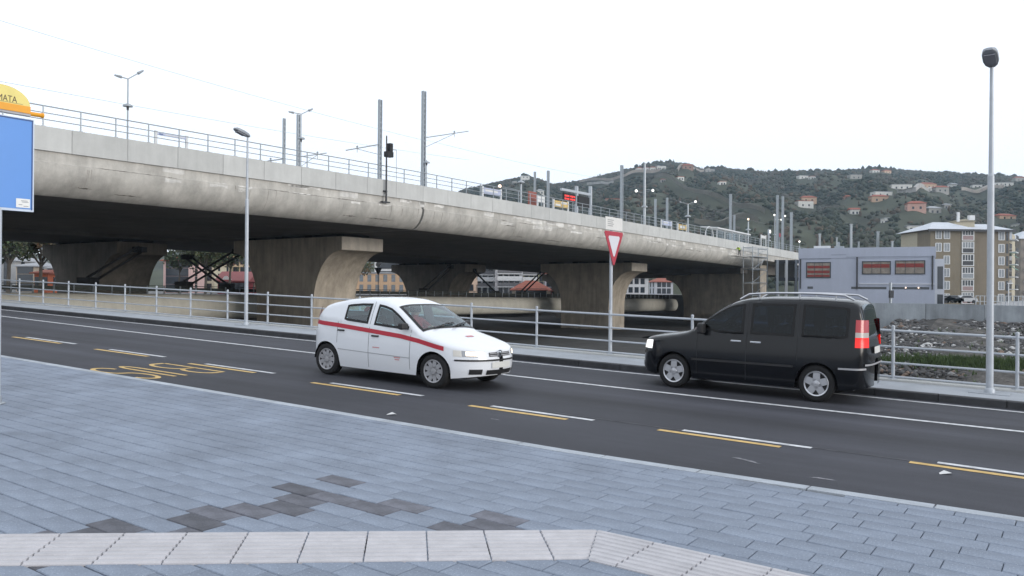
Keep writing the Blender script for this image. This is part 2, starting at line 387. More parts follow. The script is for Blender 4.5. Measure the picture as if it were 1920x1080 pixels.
mit = Vector((2.58, 4.63)); sB = (mit-TA).dot(T1)
Ls = [L1 - .42 - .4*i for i in range(14)]
for row in (0, 1):
    o0, o1 = row*TW/2, (row+1)*TW/2
    for a in Ls[:14]: tile(a-.4, a, a-.4, a, O1, T1, TN, o0, o1).build('tactile_tile', tactile_m, pav)
    tile(L1-.42, L1, L1-.42, sB, O1, T1, TN, o0, o1).build('tactile_tile', tactile_m, pav)
    sM = (mit-TB).dot(D2)
    tile(0, .45, sM, .45, TB, D2, E2, o0, o1).build('tactile_tile', tactile_m, pav)
    for i in range(9): tile(.45+.4*i, .85+.4*i, .45+.4*i, .85+.4*i, TB, D2, E2, o0, o1).build('tactile_tile', tactile_m, pav)

# far footway with dark kerb
fw = MB(); rows = []
for u in US:
    rows.append([road(u, V_KERB+.16, W_FAR), road(u, 16.6, W_FAR+.004), road(u, V_FENCE-.12, W_FAR)])
fw.grid(rows); foot = fw.build('footway', walk_m, kind='structure')
u = -10.0
while u < 60:
    g = MB(); rows = []
    for uu in (u+.006, u+.994):
        rows.append([road(uu, V_KERB, -.05), road(uu, V_KERB+.012, W_FAR-.01), road(uu, V_KERB+.03, W_FAR+.003), road(uu, V_KERB+.18, W_FAR+.003), road(uu, V_KERB+.18, -.05)])
    g.grid(rows); g.f.append(tuple(range(5))); g.f.append(tuple(range(5, 10))); g.mi += [0, 0]
    g.build('kerb_stone', kerb_dark, foot); u += 1.0
# edge beam carrying the railing and the quay wall below it
eb = MB(); rows = []
for u in US:
    rows.append([road(u, V_FENCE-.12, .0), road(u, V_FENCE-.12, W_FAR+.035), road(u, V_FENCE+.16, W_FAR+.035), road(u, V_FENCE+.16, -7.5)])
eb.grid(rows); eb.build('edge_beam', concrete_new, foot)

# railing
rail = thing('street_railing', 'grey steel railing with round capped posts and four rails along the river footway', 'railing', road(0, V_FENCE, W_FAR+.035))
UF0, SP = .95, 2.04
pb = MB(); z0 = .0
fence_us = [UF0 + SP*i for i in range(-4, 29)]
pz = MB(); pz.tube((0, 0, 0), (0, 0, .985), .032, n=10); pz.lathe([(.034, .985), (.036, 1.0), (.03, 1.025), (.0, 1.035)], 10); pz.box((0, 0, .006), (.13, .13, .012))
post0 = None
for u in fence_us:
    p = Vector(road(u, V_FENCE, W_FAR+.035)) - rail.location
    if post0 is None: post0 = pz.build('post', steel_light, rail, smooth=True, local=True); post0.location = p
    else: inst(post0, rail, p, 0, 'post')
for hgt, r in ((.93, .024), (.62, .02), (.31, .02), (.045, .022)):
    g = MB(); g.tube(road(fence_us[0], V_FENCE, W_FAR+.035+hgt), road(fence_us[-1], V_FENCE, W_FAR+.035+hgt), r, n=8); g.build('rail', steel_light, rail, smooth=True)

# ================================================================== RIVER BED, BANKS, FAR GROUND
def bed_z(u, v):
    z = -3.3
    if v > 46: z = -3.3 + min(1, (v-46)/24.)**.8*3.0
    return z
rowz = []
for u in list(range(-90, 60, 3)):
    rowz.append([road(u, v, 0)[:2] + ((bed_z(u, v) if u < 47 else -3.4) + .35*math.sin(u*.7+v*.3)*math.cos(v*.45),) for v in [17.3, 20, 24, 28, 32, 36, 40, 44, 47, 50, 53, 56, 59, 62, 65, 68, 70.5, 78]])
g = MB(); g.grid([r_ for r_ in rowz if True][:34])
bed_m = mat('stony river bed earth', (.080, .074, .068), .95, amt=.6, scale=1.6, bump=.8, bscale=6, fleck=.3, detail=10)
g.build('riverbed', bed_m, kind='structure')
bed_shade_m = mat('shaded bed earth', (.040, .038, .036), .9, amt=.4, scale=.6, bump=.6, bscale=5, detail=9)  # bed by and under the viaduct: its shade is put into this dark colour
g = MB(); g.grid([[(p[0], p[1], min(p[2], -3.0) if i > 34 else p[2]) for p in r_] for i, r_ in enumerate(rowz) if i >= 33]); g.build('riverbed_shade', bed_shade_m, kind='structure')
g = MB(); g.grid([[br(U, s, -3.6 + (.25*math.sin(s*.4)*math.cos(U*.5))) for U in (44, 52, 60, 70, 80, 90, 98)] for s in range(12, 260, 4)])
g.build('riverbed_under_viaduct', bed_shade_m, kind='structure')
# far quay wall below the town
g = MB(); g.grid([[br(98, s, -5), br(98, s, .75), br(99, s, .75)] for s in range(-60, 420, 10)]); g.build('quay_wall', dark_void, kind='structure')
g = MB(); g.add([br(99, -200, .8), br(99, 900, .8), br(900, 900, .8), br(900, -200, .8)], [(0, 1, 2, 3)]); g.build('town_ground', mat('town paving', (.16, .16, .16), .9, amt=.2, scale=.3), kind='structure')
# abutment bank where the viaduct lands
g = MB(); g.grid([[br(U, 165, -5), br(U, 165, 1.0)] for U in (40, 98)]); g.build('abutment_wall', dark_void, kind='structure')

# stone-littered slope seen through the railing on the right
def bank_pt(u, v): return road(u, v, 0)[:2] + (bed_z(u, v),)
base_ico = bmesh.new(); bmesh.ops.create_icosphere(base_ico, subdivisions=1, radius=1)
ICO1 = (np.array([v.co[:] for v in base_ico.verts]), [tuple(v.index for v in f.verts) for f in base_ico.faces]); base_ico.free()
base_ico = bmesh.new(); bmesh.ops.create_icosphere(base_ico, subdivisions=2, radius=1)
ICO2 = (np.array([v.co[:] for v in base_ico.verts]), [tuple(v.index for v in f.verts) for f in base_ico.faces]); base_ico.free()
def blob_mesh(name, items, matl, ico, rough=.25, parent=None, kind='stuff'):
    """items: (centre, (sx,sy,sz), colour)"""
    V0, F0 = ico; nv = len(V0); n = len(items)
    C = np.array([i[0] for i in items]); S = np.array([i[1] for i in items]); K = np.array([i[2] for i in items])
    dsp = 1 + rng.normal(0, rough, (n, nv, 1))
    th = rng.uniform(0, 6.283, n); c, s_ = np.cos(th)[:, None], np.sin(th)[:, None]
    B = V0[None]*dsp
    B = np.stack([B[..., 0]*c - B[..., 1]*s_, B[..., 0]*s_ + B[..., 1]*c, B[..., 2]], -1)
    P = (B*S[:, None, :] + C[:, None, :]).reshape(-1, 3)
    F = (np.array(F0)[None] + (np.arange(n)*nv)[:, None, None]).reshape(-1, 3)
    me = bpy.data.meshes.new(name); me.vertices.add(len(P)); me.vertices.foreach_set('co', P.ravel())
    me.loops.add(F.size); me.loops.foreach_set('vertex_index', F.ravel().astype(np.int32))
    me.polygons.add(len(F)); me.polygons.foreach_set('loop_start', np.arange(0, F.size, 3, dtype=np.int32)); me.polygons.foreach_set('loop_total', np.full(len(F), 3, np.int32))
    me.update(calc_edges=True)
    ca = me.color_attributes.new('tone', 'FLOAT_COLOR', 'POINT')
    cc = np.ones((n, nv, 4)); cc[..., :3] = K[:, None, :]*(1+rng.normal(0, .10, (n, nv, 1)))
    ca.data.foreach_set('color', np.clip(cc, .004, .9).ravel())
    me.materials.append(matl)
    o = bpy.data.objects.new(name, me); COL.objects.link(o)
    if parent: o.parent = parent
    o['kind'] = kind
    return o
rock_m = mat('river stones', (.2, .2, .2), .9, amt=.2, scale=4, attr='tone', bump=.4, bscale=12)
items = []
for i in range(24000):
    v = random.uniform(38, 70.5) if random.random() < .35 else random.uniform(50, 70.8); u = random.uniform(-16, 12) if random.random() < .85 else random.uniform(-34, -10)
    x, y, z = bank_pt(u, v)
    s_ = abs(random.gauss(0, .07))+.035
    if v < 48: s_ *= 1.5
    t = random.random()
    c = (.075, .073, .074) if t < .78 else ((.20, .20, .20) if t < .90 else ((.17, .125, .10) if v < 52 or t < .93 else (.45, .45, .45)))
    items.append(((x, y, z+s_*.15), (s_*random.uniform(.8, 1.5), s_*random.uniform(.8, 1.4), s_*.7), c))
blob_mesh('bank_stones', items, rock_m, ICO1, .18)
tag(bpy.data.objects['bank_stones'], 'grey and white loose stones covering the far river bank', 'stones')
# grass tufts
gm = mat('short river grass', (.055, .085, .03), .9, amt=.4, scale=2)
g = MB()
def tufts(n, uf, vf, hmin, hmax):
    for i in range(n):
        u, v = uf(), vf(); x, y, z = bank_pt(u, v) if v > 17.5 else (0, 0, 0)
        z += .02
        for k in range(4):
            a = random.uniform(0, 6.28); h = random.uniform(hmin, hmax); w_ = .02+.03*random.random(); l = random.uniform(.05, .25)
            dx, dy = math.cos(a), math.sin(a)
            g.add([(x-dy*w_, y+dx*w_, z), (x+dy*w_, y-dx*w_, z), (x+dx*l, y+dy*l, z+h)], [(0, 1, 2)])
tufts(2600, lambda: random.gauss(4.5, 2.6), lambda: random.gauss(53.0, .7), .18, .46)
tufts(900, lambda: random.uniform(12, 30), lambda: random.uniform(34, 44), .2, .6)
tufts(700, lambda: random.uniform(-25, 10), lambda: random.uniform(40, 66), .1, .35)
tag(g.build('river_grass', gm, kind='stuff', fixn=False), 'patches of short green grass on the river bank', 'grass')
# concrete embankment wall on the far bank, right
wl = thing('embankment_wall', 'long grey concrete panel wall above the stony far river bank', 'wall', road(0, 71, 0))
us = [-70+4.0*i for i in range(22)]
for i, u in enumerate(us[:-1]):
    def tz(u_): return .95 + .012*u_ if u_ < 8 else 1.05
    g = MB(); A = [road(u+.02, 71+k, 0)[:2] for k in (0, .35)]; B_ = [road(u+3.98, 71+k, 0)[:2] for k in (0, .35)]
    g.add([A[0]+(-1.6,), B_[0]+(-1.6,), B_[1]+(-1.6,), A[1]+(-1.6,), A[0]+(tz(u),), B_[0]+(tz(u+4),), B_[1]+(tz(u+4),), A[1]+(tz(u),)], [(0, 1, 2, 3), (4, 5, 6, 7), (0, 1, 5, 4), (1, 2, 6, 5), (2, 3, 7, 6), (3, 0, 4, 7)])
    g.build('wall_panel', mat('embankment concrete', (.30, .325, .35), .85, amt=.18, scale=.7, streak=.25, rand=.14, bump=.2, bscale=15), wl)
g = MB(); g.grid([[road(u, v, 0)[:2] + (.05,) for v in (71.3, 90, 140, 300)] for u in (-260, -160, -70, -20, 8, 13)]); g.build('yard_ground', mat('pale yard concrete', (.30, .30, .31), .9, amt=.15, scale=.2), kind='structure')
# ================================================================== RAILWAY VIADUCT
Z_TOP, Z_PAR, Z_SOF = 10.05, 8.88, 6.62
def drop(s):
    pts = ((-100, 0), (48, 0), (78, .34), (106, .68), (146, 1.35), (300, 4.2))
    for (a, da), (b_, db) in zip(pts[:-1], pts[1:]):
        if s <= b_: return da + (db-da)*(s-a)/(b_-a)
    return 4.2
via = thing('railway_viaduct', 'wide concrete railway viaduct on flared piers crossing the river bed', 'viaduct', br(60, 50, -3.6))
U0, U1 = 44.0, 73.6
def edge_prof():
    p = [(U0+.10, Z_PAR+.0), (U0+.10, Z_PAR-.62), (U0+.02, Z_PAR-.66)]
    for i in range(9):
        t = math.radians(62*i/8); p.append((U0+.02+2.0*(1-math.cos(t)), Z_SOF+.03 + (Z_PAR-.69-Z_SOF)*(1-math.sin(t)/math.sin(math.radians(62)))))
    p += [(U0+1.16, Z_SOF)]
    return p
EP = edge_prof()
def girder(s0, s1, name='girder_segment'):
    g = MB(); n = max(2, int((s1-s0)/6)); rows = []
    full = EP + [(U1-1.16, Z_SOF)] + [(U0+U1-u, z) for u, z in EP[::-1][1:]]
    for i in range(n+1):
        s = s0 + (s1-s0)*i/n; rows.append([br(u, s, z-drop(s)) for u, z in full])
    g.grid(rows, closed=True); k = len(full)
    g.f.append(tuple(range(k))); g.f.append(tuple(range(n*k, n*k+k))); g.mi += [0, 0]
    # soffit gets a darker copy, with the under-deck shade put into its colour
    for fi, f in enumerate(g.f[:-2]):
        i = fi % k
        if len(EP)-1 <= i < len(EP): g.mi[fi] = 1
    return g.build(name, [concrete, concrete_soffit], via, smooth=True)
SEG = [(-60, 16.3), (16.32, 32.6), (32.62, 48.75), (49.0, 61.5), (61.52, 77), (77.02, 93.4), (93.5, 109), (109.02, 127.5)]
for a, b_ in SEG: girder(a, b_)
g = MB(); g.grid([[br(U0+.25, s, Z_PAR-drop(s)-.05), br(U0+2.4, s, Z_SOF+.1-drop(s)), br(U1-3, s, Z_SOF+.1-drop(s))] for s in (48.6, 49.1)]); g.build('joint_seal', joint_m, via)
# slender end of the deck beyond the box girder
g = MB(); rows = []
for s in (127.55, 128.5, 140, 165):
    zb = Z_PAR-1.0 if s > 128 else Z_SOF+.3
    rows.append([br(u, s, z-drop(s)) for u, z in ((U0+.10, Z_PAR), (U0+.10, zb), (U1, zb), (U1, Z_PAR))])
g.grid(rows, closed=True); g.f.append((0, 1, 2, 3)); g.f.append((12, 13, 14, 15)); g.mi += [0, 0]; g.build('end_deck', concrete, via)
g = MB(); g.box(br(60, 147, 6.0), (24, 36, 2.4), (_q, _b, Vector((0, 0, 1)))); g.build('end_dark_box', concrete_soffit, via)  # dark box added to cover the bright underside of the end deck
# deck surface
g = MB(); g.grid([[br(u, s, Z_PAR-.02-drop(s)) for u in (U0+.3, U1-.3)] for s in range(-60, 170, 10)]); g.build('platform_deck', walk_m, via)
# precast parapet panels
sp = -30.0; k = 0
while sp < 164:
    g = MB(); s1 = sp+3.03; P = []
    for s in (sp+.012, s1-.012):
        for u, z in ((U0-.02, Z_PAR-.06), (U0+.16, Z_PAR-.06), (U0+.16, Z_TOP), (U0-.02, Z_TOP)): P.append(br(u+random.uniform(-.004, .004), s, z-drop(s)))
    g.add(P, [(0, 1, 2, 3), (4, 5, 6, 7), (0, 1, 5, 4), (1, 2, 6, 5), (2, 3, 7, 6), (3, 0, 4, 7)]); g.build('parapet_panel', concrete_new, via); sp = s1
# repair patches and cracks on the girder face: thin irregular skins of newer mortar
def face_pt(t, s, off=.006):       # t: metres down the curved face from under the parapet
    acc = 0
    for (a, za), (b_, zb) in zip(EP[:-1], EP[1:]):
        l = math.hypot(b_-a, zb-za)
        if acc+l >= t or (b_, zb) == EP[-1]:
            k = (t-acc)/l; u = a+(b_-a)*k; z = za+(zb-za)*k; nu, nz = (zb-za)/l, -(b_-a)/l
            return br(u+nu*off, s, z+nz*off-drop(s))
        acc += l
random.seed(11)
for i in range(70):
    s = random.uniform(14, 125); t0 = random.choice([.05, .08, .12, .62, .66]); h = random.uniform(.12, .42); l = random.uniform(.4, 2.2)
    g = MB(); n = 6; rows = []
    for j in range(n+1):
        ss = s + l*j/n; e0, e1 = random.uniform(-.04, .04), random.uniform(-.05, .05)
        rows.append([face_pt(t0+e0, ss), face_pt(t0+h*.5, ss), face_pt(t0+h+e1, ss)])
    g.grid(rows); g.build('repair_patch', concrete_patch, via)
stain = mat('dark damp stain', (.12, .11, .095), .9, amt=.4, scale=3)
for i in range(48):
    s = random.uniform(14, 120); t0 = random.choice([.03, .04, .64, .66, .7, 1.9, 2.1, 1.1]); l = random.uniform(.8, 4.5); g = MB(); rows = []
    n = 14
    for j in range(n+1):
        ss = s + l*j/n; wdt = random.uniform(.006, .05)*math.sin(math.pi*(j+.3)/(n+.6)); e = random.uniform(-.02, .02)
        rows.append([face_pt(t0+e-wdt, ss, .009), face_pt(t0+e+wdt, ss, .009)])
    g.grid(rows); g.build('crack_stain', stain, via)
for i in range(46):                      # run-off streaks down the curved face
    s = random.uniform(14, 122); t0 = random.uniform(.6, .9); h = random.uniform(.4, 1.7); wd = random.uniform(.03, .10); g = MB(); rows = []
    for j in range(9):
        t = t0 + h*j/8; wv = wd*(1-j/9.)*random.uniform(.5, 1.1); rows.append([face_pt(t, s-wv/2, .007), face_pt(t, s+wv/2, .007)])
    g.grid(rows); g.build('runoff_streak', mat('faint runoff stain', (.25, .23, .205), .9, amt=.25, scale=3), via)
# piers
def pier(s0, s1, ua, ub, flare, ztop, name='pier', zbot=-4.2, capd=1.15, pm=None):
    """flared wall pier: shaft between ua..ub, heads reaching out by flare"""
    prof = []
    zc = ztop-capd; n = 10; hgt = 4.9
    prof.append((ua-flare, ztop)); prof.append((ua-flare, zc))
    for i in range(1, n+1):
        t = math.radians(90*i/n); prof.append((ua-flare*(1-math.sin(t)), zc-.02-hgt*(1-math.cos(t))))
    prof.append((ua, zbot)); prof.append((ub, zbot))
    for i in range(n, 0, -1):
        t = math.radians(90*i/n); prof.append((ub+flare*(1-math.sin(t)), zc-.02-hgt*(1-math.cos(t))))
    prof.append((ub+flare, zc)); prof.append((ub+flare, ztop))
    k = len(prof); g = MB(); A = [br(u, s0, z) for u, z in prof]; B_ = [br(u, s1, z) for u, z in prof]
    g.add(A+B_, [(i, (i+1) % k, k+(i+1) % k, k+i) for i in range(k)])
    # side faces as quads mirrored left/right to avoid long n-gons
    h = k//2
    F = []
    for i in range(h-1): F.append((i, i+1, k-2-i, k-1-i))
    g.add(A, F); g.add(B_, F)
    o = g.build(name, pm or concrete_pier, via, smooth=True)
    # head blocks with sunlight put into their pale colour, and bearings
    for e, sg in ((ua-flare, -1), (ub+flare, 1)):
        c = MB(); c.box(br(e+sg*.03, (s0+s1)/2, ztop-capd/2), (.10, s1-s0-.02, capd-.04), (_q, _b, Vector((0, 0, 1)))); c.build('head_block', pm or cap_m, o)
    for e in np.linspace(ua-flare+1.2, ub+flare-1.2, 4):
        bm_ = MB(); bm_.box(br(e, (s0+s1)/2, ztop+.13), (1.0, (s1-s0)*.6, .26), (_q, _b, Vector((0, 0, 1)))); bm_.build('bearing', black_steel, o)
    return o
for s0, s1 in ((48.4, 53.3), (101.0, 105.6), (143.5, 148.0)):
    d0 = drop((s0+s1)/2)
    pier(s0, s1, 56.4, 64.2, 3.5, Z_SOF-d0-.26)
    pier(s0-3.2-3.4, s1-3.4-2.9, 80.2, 88.2, 3.4, Z_SOF-d0-.36, pm=pier_shade)
# second, parallel deck behind
g = MB(); rows = []
for s in range(-60, 171, 10):
    rows.append([br(u, s, z-drop(s)) for u, z in ((74.6, Z_PAR), (74.6, Z_SOF+1.2), (75.6, Z_SOF-.1), (92.4, Z_SOF-.1), (93.8, Z_SOF+1.0), (93.8, Z_PAR))])
g.grid(rows, closed=True); k = 6; n = len(rows)-1; g.f.append(tuple(range(k))); g.f.append(tuple(range(n*k, n*k+k))); g.mi += [0, 0]
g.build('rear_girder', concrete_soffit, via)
# wall-like end support and frame near the station building
g = MB(); g.bbox(-.01, .01, -.01, .01, 0, .01)
g = MB()
for s in (134.0,): g.box(br(52, s, 2.1), (12, 3.0, 8.2), (_q, _b, Vector((0, 0, 1))))
g.build('end_wall', concrete_pier, via)

# viaduct railing
vr = thing('viaduct_railing', 'thin grey steel railing along the top of the viaduct parapet', 'railing', br(U0+.07, 60, Z_TOP))
pp = None
pz = MB(); pz.box((0, 0, .52), (.055, .055, 1.04)); pz.box((0, 0, .015), (.16, .16, .03))
s = 12.5
while s < 164:
    p = Vector(br(U0+.07, s, Z_TOP-drop(s))) - vr.location
    if pp is None: pp = pz.build('post', steel_grey, vr, local=True); pp.location = p; pp.rotation_euler = (0, 0, math.atan2(_b.y, _b.x))
    else: inst(pp, vr, p, math.atan2(_b.y, _b.x), 'post')
    s += 1.9
ss = [12, 48, 78, 106, 146, 164]
for h, r in ((1.05, .032), (.70, .024), (.36, .024)):
    g = MB(); g.path([br(U0+.07, s, Z_TOP-drop(s)+h) for s in ss], r, 6); g.build('rail', steel_grey, vr, smooth=True)

# ------------------------------------------------------------------ lower road bridge
lb = thing('lower_road_bridge', 'low beige round-edged road bridge passing between the viaduct piers', 'bridge', br(69, 80, -2.0))
def lz(s): return 1.38 - .0088*(s-28) if s > 28 else 1.38
g = MB(); rows = []
for s in list(range(-30, 150, 6)) + [149.4]:
    z = lz(s); pf = []
    for i in range(13):
        t = math.radians(90-180*i/12); pf.append((68.9-.85*math.cos(t), z-1.15+1.15*math.sin(t)))
    rows.append([br(u, s, zz) for u, zz in [(73.4, z)] + pf + [(73.4, z-2.3)]])
g.grid(rows, closed=True); k = 15; n = len(rows)-1; g.f.append(tuple(range(k))); g.f.append(tuple(range(n*k, n*k+k))); g.mi += [0, 0]
g.build('deck', beige_m, lb, smooth=True)
gp = MB(); gp.box((0, 0, .36), (.10, .10, .72))
g0 = None; s = -6.0
wood = mat('dark guard timber', (.045, .05, .045), .8, amt=.3, scale=3)
while s < 148:
    p = Vector(br(69.0, s, lz(s))) - lb.location
    if g0 is None: g0 = gp.build('guard_post', steel_grey, lb, local=True); g0.location = p
    else: inst(g0, lb, p, 0, 'guard_post')
    s += 1.6
for h, hh in ((.42, .34), (.74, .06)):
    g = MB(); g.grid([[br(69.08, s, lz(s)+h-hh/2), br(69.08, s, lz(s)+h+hh/2), br(69.14, s, lz(s)+h+hh/2), br(69.14, s, lz(s)+h-hh/2)] for s in (-8, 28, 149)], closed=True); g.build('guard_beam', wood, lb)
# steel raking struts between the lower bridge and the viaduct
def strut(p_lo, p_hi, label, w=.11, gap=.30):
    r = thing('raking_strut', label, 'strut', p_lo, group=None)
    a = Vector(p_hi)-Vector(p_lo); side = a.cross(_q).normalized()
    for k in (-1, 1):
        g = MB(); o = side*(gap*k); g.tube(Vector(p_lo)+o, Vector(p_hi)+o, w, n=6); g.build('bar', black_steel, r)
    g = MB(); g.box(p_lo, (1.1, 1.6, .6)); g.build('end_shoe', black_steel, r); g = MB(); g.box(p_hi, (.9, 1.2, .5)); g.build('end_shoe', black_steel, r)
    return r
def su(x, y, U): return onU(x, y, U)[0]
strut(su(165, 527, 70), su(262, 468, 76), 'black steel raking strut in front of the rear pier near the town trees')
strut(su(345, 534, 70), su(448, 472, 67.9), 'black double raking strut rising to the near pier, crossing another strut')
strut(su(425, 537, 71.5), su(352, 482, 77), 'black double raking strut crossing in front of the red shop')
strut(su(795, 545, 70), su(845, 500, 76.5), 'black double raking strut leaning on the rear pier beside the peach building')
strut(su(930, 549, 71.5), su(888, 507, 77), 'black double raking strut sloping down in front of the white apartment blocks')
strut(su(975, 552, 70), su(1020, 508, 67.9), 'black double raking strut rising in front of the olive apartment block')

# ------------------------------------------------------------------ things on the viaduct platform
def vpole(x, ytop, U, wpx, label, group='overhead line masts on the viaduct', lattice=True, name='overhead_line_mast', arm=None):
    (px, py, pz_), s = onU(x, ytop, U)
    zb = Z_PAR-.02-drop(s); r = thing(name, label, 'mast', br(U, s, zb), group=group)
    Y = py; wd = wpx*Y/FOC; h = pz_-zb
    g = MB(); ax = (_b, _q, Vector((0, 0, 1)))
    if lattice:
        for k in (-1, 1): g.box(br(U, s+k*wd*.36, zb+h/2), (wd*.28, wd*.7, h), ax)
        g.build('channel', steel_grey, r)
        g = MB(); n = int(h/.45)
        for i in range(n): g.box(br(U, s, zb+.2+i*.45), (wd*.72, wd*.4, .14), ax)
        g.build('batten', steel_grey, r)
    else:
        g.tube(br(U, s, zb), br(U, s, pz_), wd/2, wd*.42, 10); g.build('shaft', steel_grey, r, smooth=True)
    g = MB(); g.box(br(U, s, zb+.06), (wd*1.8, wd*1.8, .12), ax); g.build('base_plate', steel_grey, r)
    if arm:
        for (x1, y1, x2, y2) in arm:
            A = onU(x1, y1, U)[0]; B_ = onU(x2, y2, U+2.0)[0]
            g = MB(); g.tube(A, B_, .045, n=6); C_ = Vector(A)*.35+Vector(B_)*.65; g.tube(C_, C_+Vector((0, 0, -.35)), .03, n=6); g.tube(Vector(A)+Vector((0, 0, -.8)), C_+Vector((0, 0, -.05)), .025, n=6)
            g.lathe([(.05, -.02), (.09, .02), (.05, .1), (.09, .16), (.05, .22)], 8, C_); g.build('cantilever_arm', steel_grey, r)
    return r
vpole(533, 222, 52, 5, 'short grey mast standing alone left of the twin arm lamp mast', arm=[(531, 298, 495, 303)])
vpole(560, 215, 50, 6.5, 'dark grey mast with a twin arm lamp on its head', arm=[(562, 294, 612, 287)])
vpole(713, 187, 48, 7, 'tall grey battened mast with an arm towards the double lamp, beside the signal mast', arm=[(710, 271, 648, 282)])
vpole(795, 171, 47, 8, 'tallest battened mast with a long arm over the tracks', arm=[(798, 258, 878, 246)])
vpole(1003, 322, 60, 4, 'thin mast behind the red cabinet on the platform')
vpole(1028, 320, 56, 5, 'grey mast between the white notice and the yellow poster board')
vpole(1166, 310, 47, 6, 'tall mast rising above the triangular road sign')
vpole(1229, 373, 62, 4.5, 'short mast just left of the station name board by the round globe lamps')
vpole(1251, 371, 64, 4.5, 'short mast just right of the station name board')
vpole(1370, 364, 50, 5, 'tall mast behind the platform shelter')
vpole(1377, 403, 66, 4, 'short thin mast right behind the platform shelter roof')
vpole(1458, 366, 47, 5, 'left one of two close tall masts at the viaduct end')
vpole(1468, 368, 46, 5, 'right one of two close tall masts at the viaduct end')
vpole(1484, 398, 48, 5.5, 'mast nearest the lilac building at the viaduct end')
for x, yt, U, wx, lb_ in ((1537, 438, 52, 3.5, 'short mast above the white roof box of the lilac building'), (1596, 420, 48, 4, 'tall mast showing above the middle of the lilac building roof'), (1646, 434, 46, 4.5, 'mast showing above the roof between the right windows of the lilac building'), (1610, 453, 52, 3, 'stub of a mast above the lilac building roof edge'), (1673, 452, 52, 3.5, 'stub of a mast above the right part of the lilac roof'), (1569, 445, 50, 2.5, 'thin twin masts above the lilac roof vents')):
    (px, py, pz_), s = onU(x, yt, U)
    s = min(s, 230); Y = py
    r = thing('far_line_mast', lb_, 'mast', (px, py, .3), group='masts beyond the lilac building')
    g = MB(); wd = wx*Y/FOC; g.box((px, py, (.3+pz_)/2), (wd*.9, wd*.9, pz_-.3)); g.build('shaft', steel_grey, r)
    g = MB(); g.box((px, py, pz_-.1), (wd*1.3, wd*1.3, .2)); g.build('cap', steel_grey, r)
# twin arm lamps with a disc reflector
def disc_lamp(x, ytop, ydisc, U, label, arms=None, wpx=3, discpx=18, globes=(), warm=False):
    (px, py, pz_), s = onU(x, ytop, U); zb = Z_PAR-.02-drop(s); r = thing('platform_lamp', label, 'lamp post', br(U, s, zb), group='platform lamps on the viaduct')
    sc_ = py/FOC; g = MB(); g.tube(br(U, s, zb), br(U, s, pz_), wpx*sc_*.6, wpx*sc_*.4, 8); g.build('pole', steel_grey, r, smooth=True)
    zd = onU(x, ydisc, U)[0][2]; R_ = discpx*sc_/2
    g = MB(); g.lathe([(R_, -.03), (R_*.95, .05), (R_*.5, R_*.42), (R_*.12, R_*.55), (0, R_*.56)], 20, br(U, s, zd)); g.build('disc_reflector', steel_grey, r, smooth=True)
    g = MB(); g.lathe([(0, -.22), (R_*.22, -.2), (R_*.26, -.02), (0, 0)], 12, br(U, s, zd-.03)); g.build('lamp_body', steel_dark, r, smooth=True)
    for (ax_, ay) in arms or ():
        E = onU(ax_, ay, U)[0]; g = MB(); g.tube(br(U, s, pz_), E, .03, n=6); g.build('arm', steel_grey, r)
        g = MB(); dv = (Vector(E)-Vector(br(U, s, pz_))).normalized(); g.tube(Vector(E)-dv*.05, Vector(E)+dv*.35, .09, .05, 8); g.build('lamp_head', steel_grey, r)
    for (gx, gy) in globes:
        E = Vector(onU(gx, gy, U)[0]); g = MB(); g.lathe([(0, -.16), (.11, -.11), (.16, 0), (.11, .11), (0, .16)], 12, E); g.build('globe', lamp_warm if warm else lamp_glow, r, smooth=True)
        g = MB(); g.tube(br(U, s, min(E.z-.1, pz_)), E, .025, n=6); g.build('globe_arm', steel_grey, r)
    return r
disc_lamp(240, 148, 199, 46, 'slender lamp post with two spread arms beside the blue bus stop board', [(226, 144), (260, 137)])
disc_lamp(565, 214, 260, 47, 'lamp post with a disc and thin spread arms close to the dark mast', [(549, 211), (580, 207)], wpx=1.6, discpx=14)
disc_lamp(800, 300, 305, 46.5, 'low lamp disc just right of the tallest battened mast', None, wpx=2, discpx=12)
disc_lamp(977, 335, 342, 46, 'lamp post with a wide disc top beside the red cabinet', None, wpx=4, discpx=14, globes=[(937, 349)], warm=True)
disc_lamp(1209, 305, 388, 45.2, 'very tall lamp mast with two lit globes right of the triangular road sign', None, wpx=5, discpx=12, globes=[(1193, 358), (1224, 357)])
disc_lamp(1290, 383, 406, 46, 'lamp post with a disc and one lit globe beside the poster stand', [(1276, 379)], wpx=3, discpx=12, globes=[(1304, 378)])
disc_lamp(1403, 416, 431, 46, 'lamp post with a reddish lit globe right of the shelter', None, wpx=3, discpx=10, globes=[(1403, 411)], warm=True)
disc_lamp(1499, 461, 466, 45, 'short post with a lit globe beside the lilac building corner', None, wpx=2, discpx=6, globes=[(1499, 453)])
disc_lamp(1453, 405, 440, 49, 'lamp post with small lit globes between the close tall masts', None, wpx=2, discpx=6, globes=[(1452, 403), (1472, 405), (1459, 412), (1465, 412)])
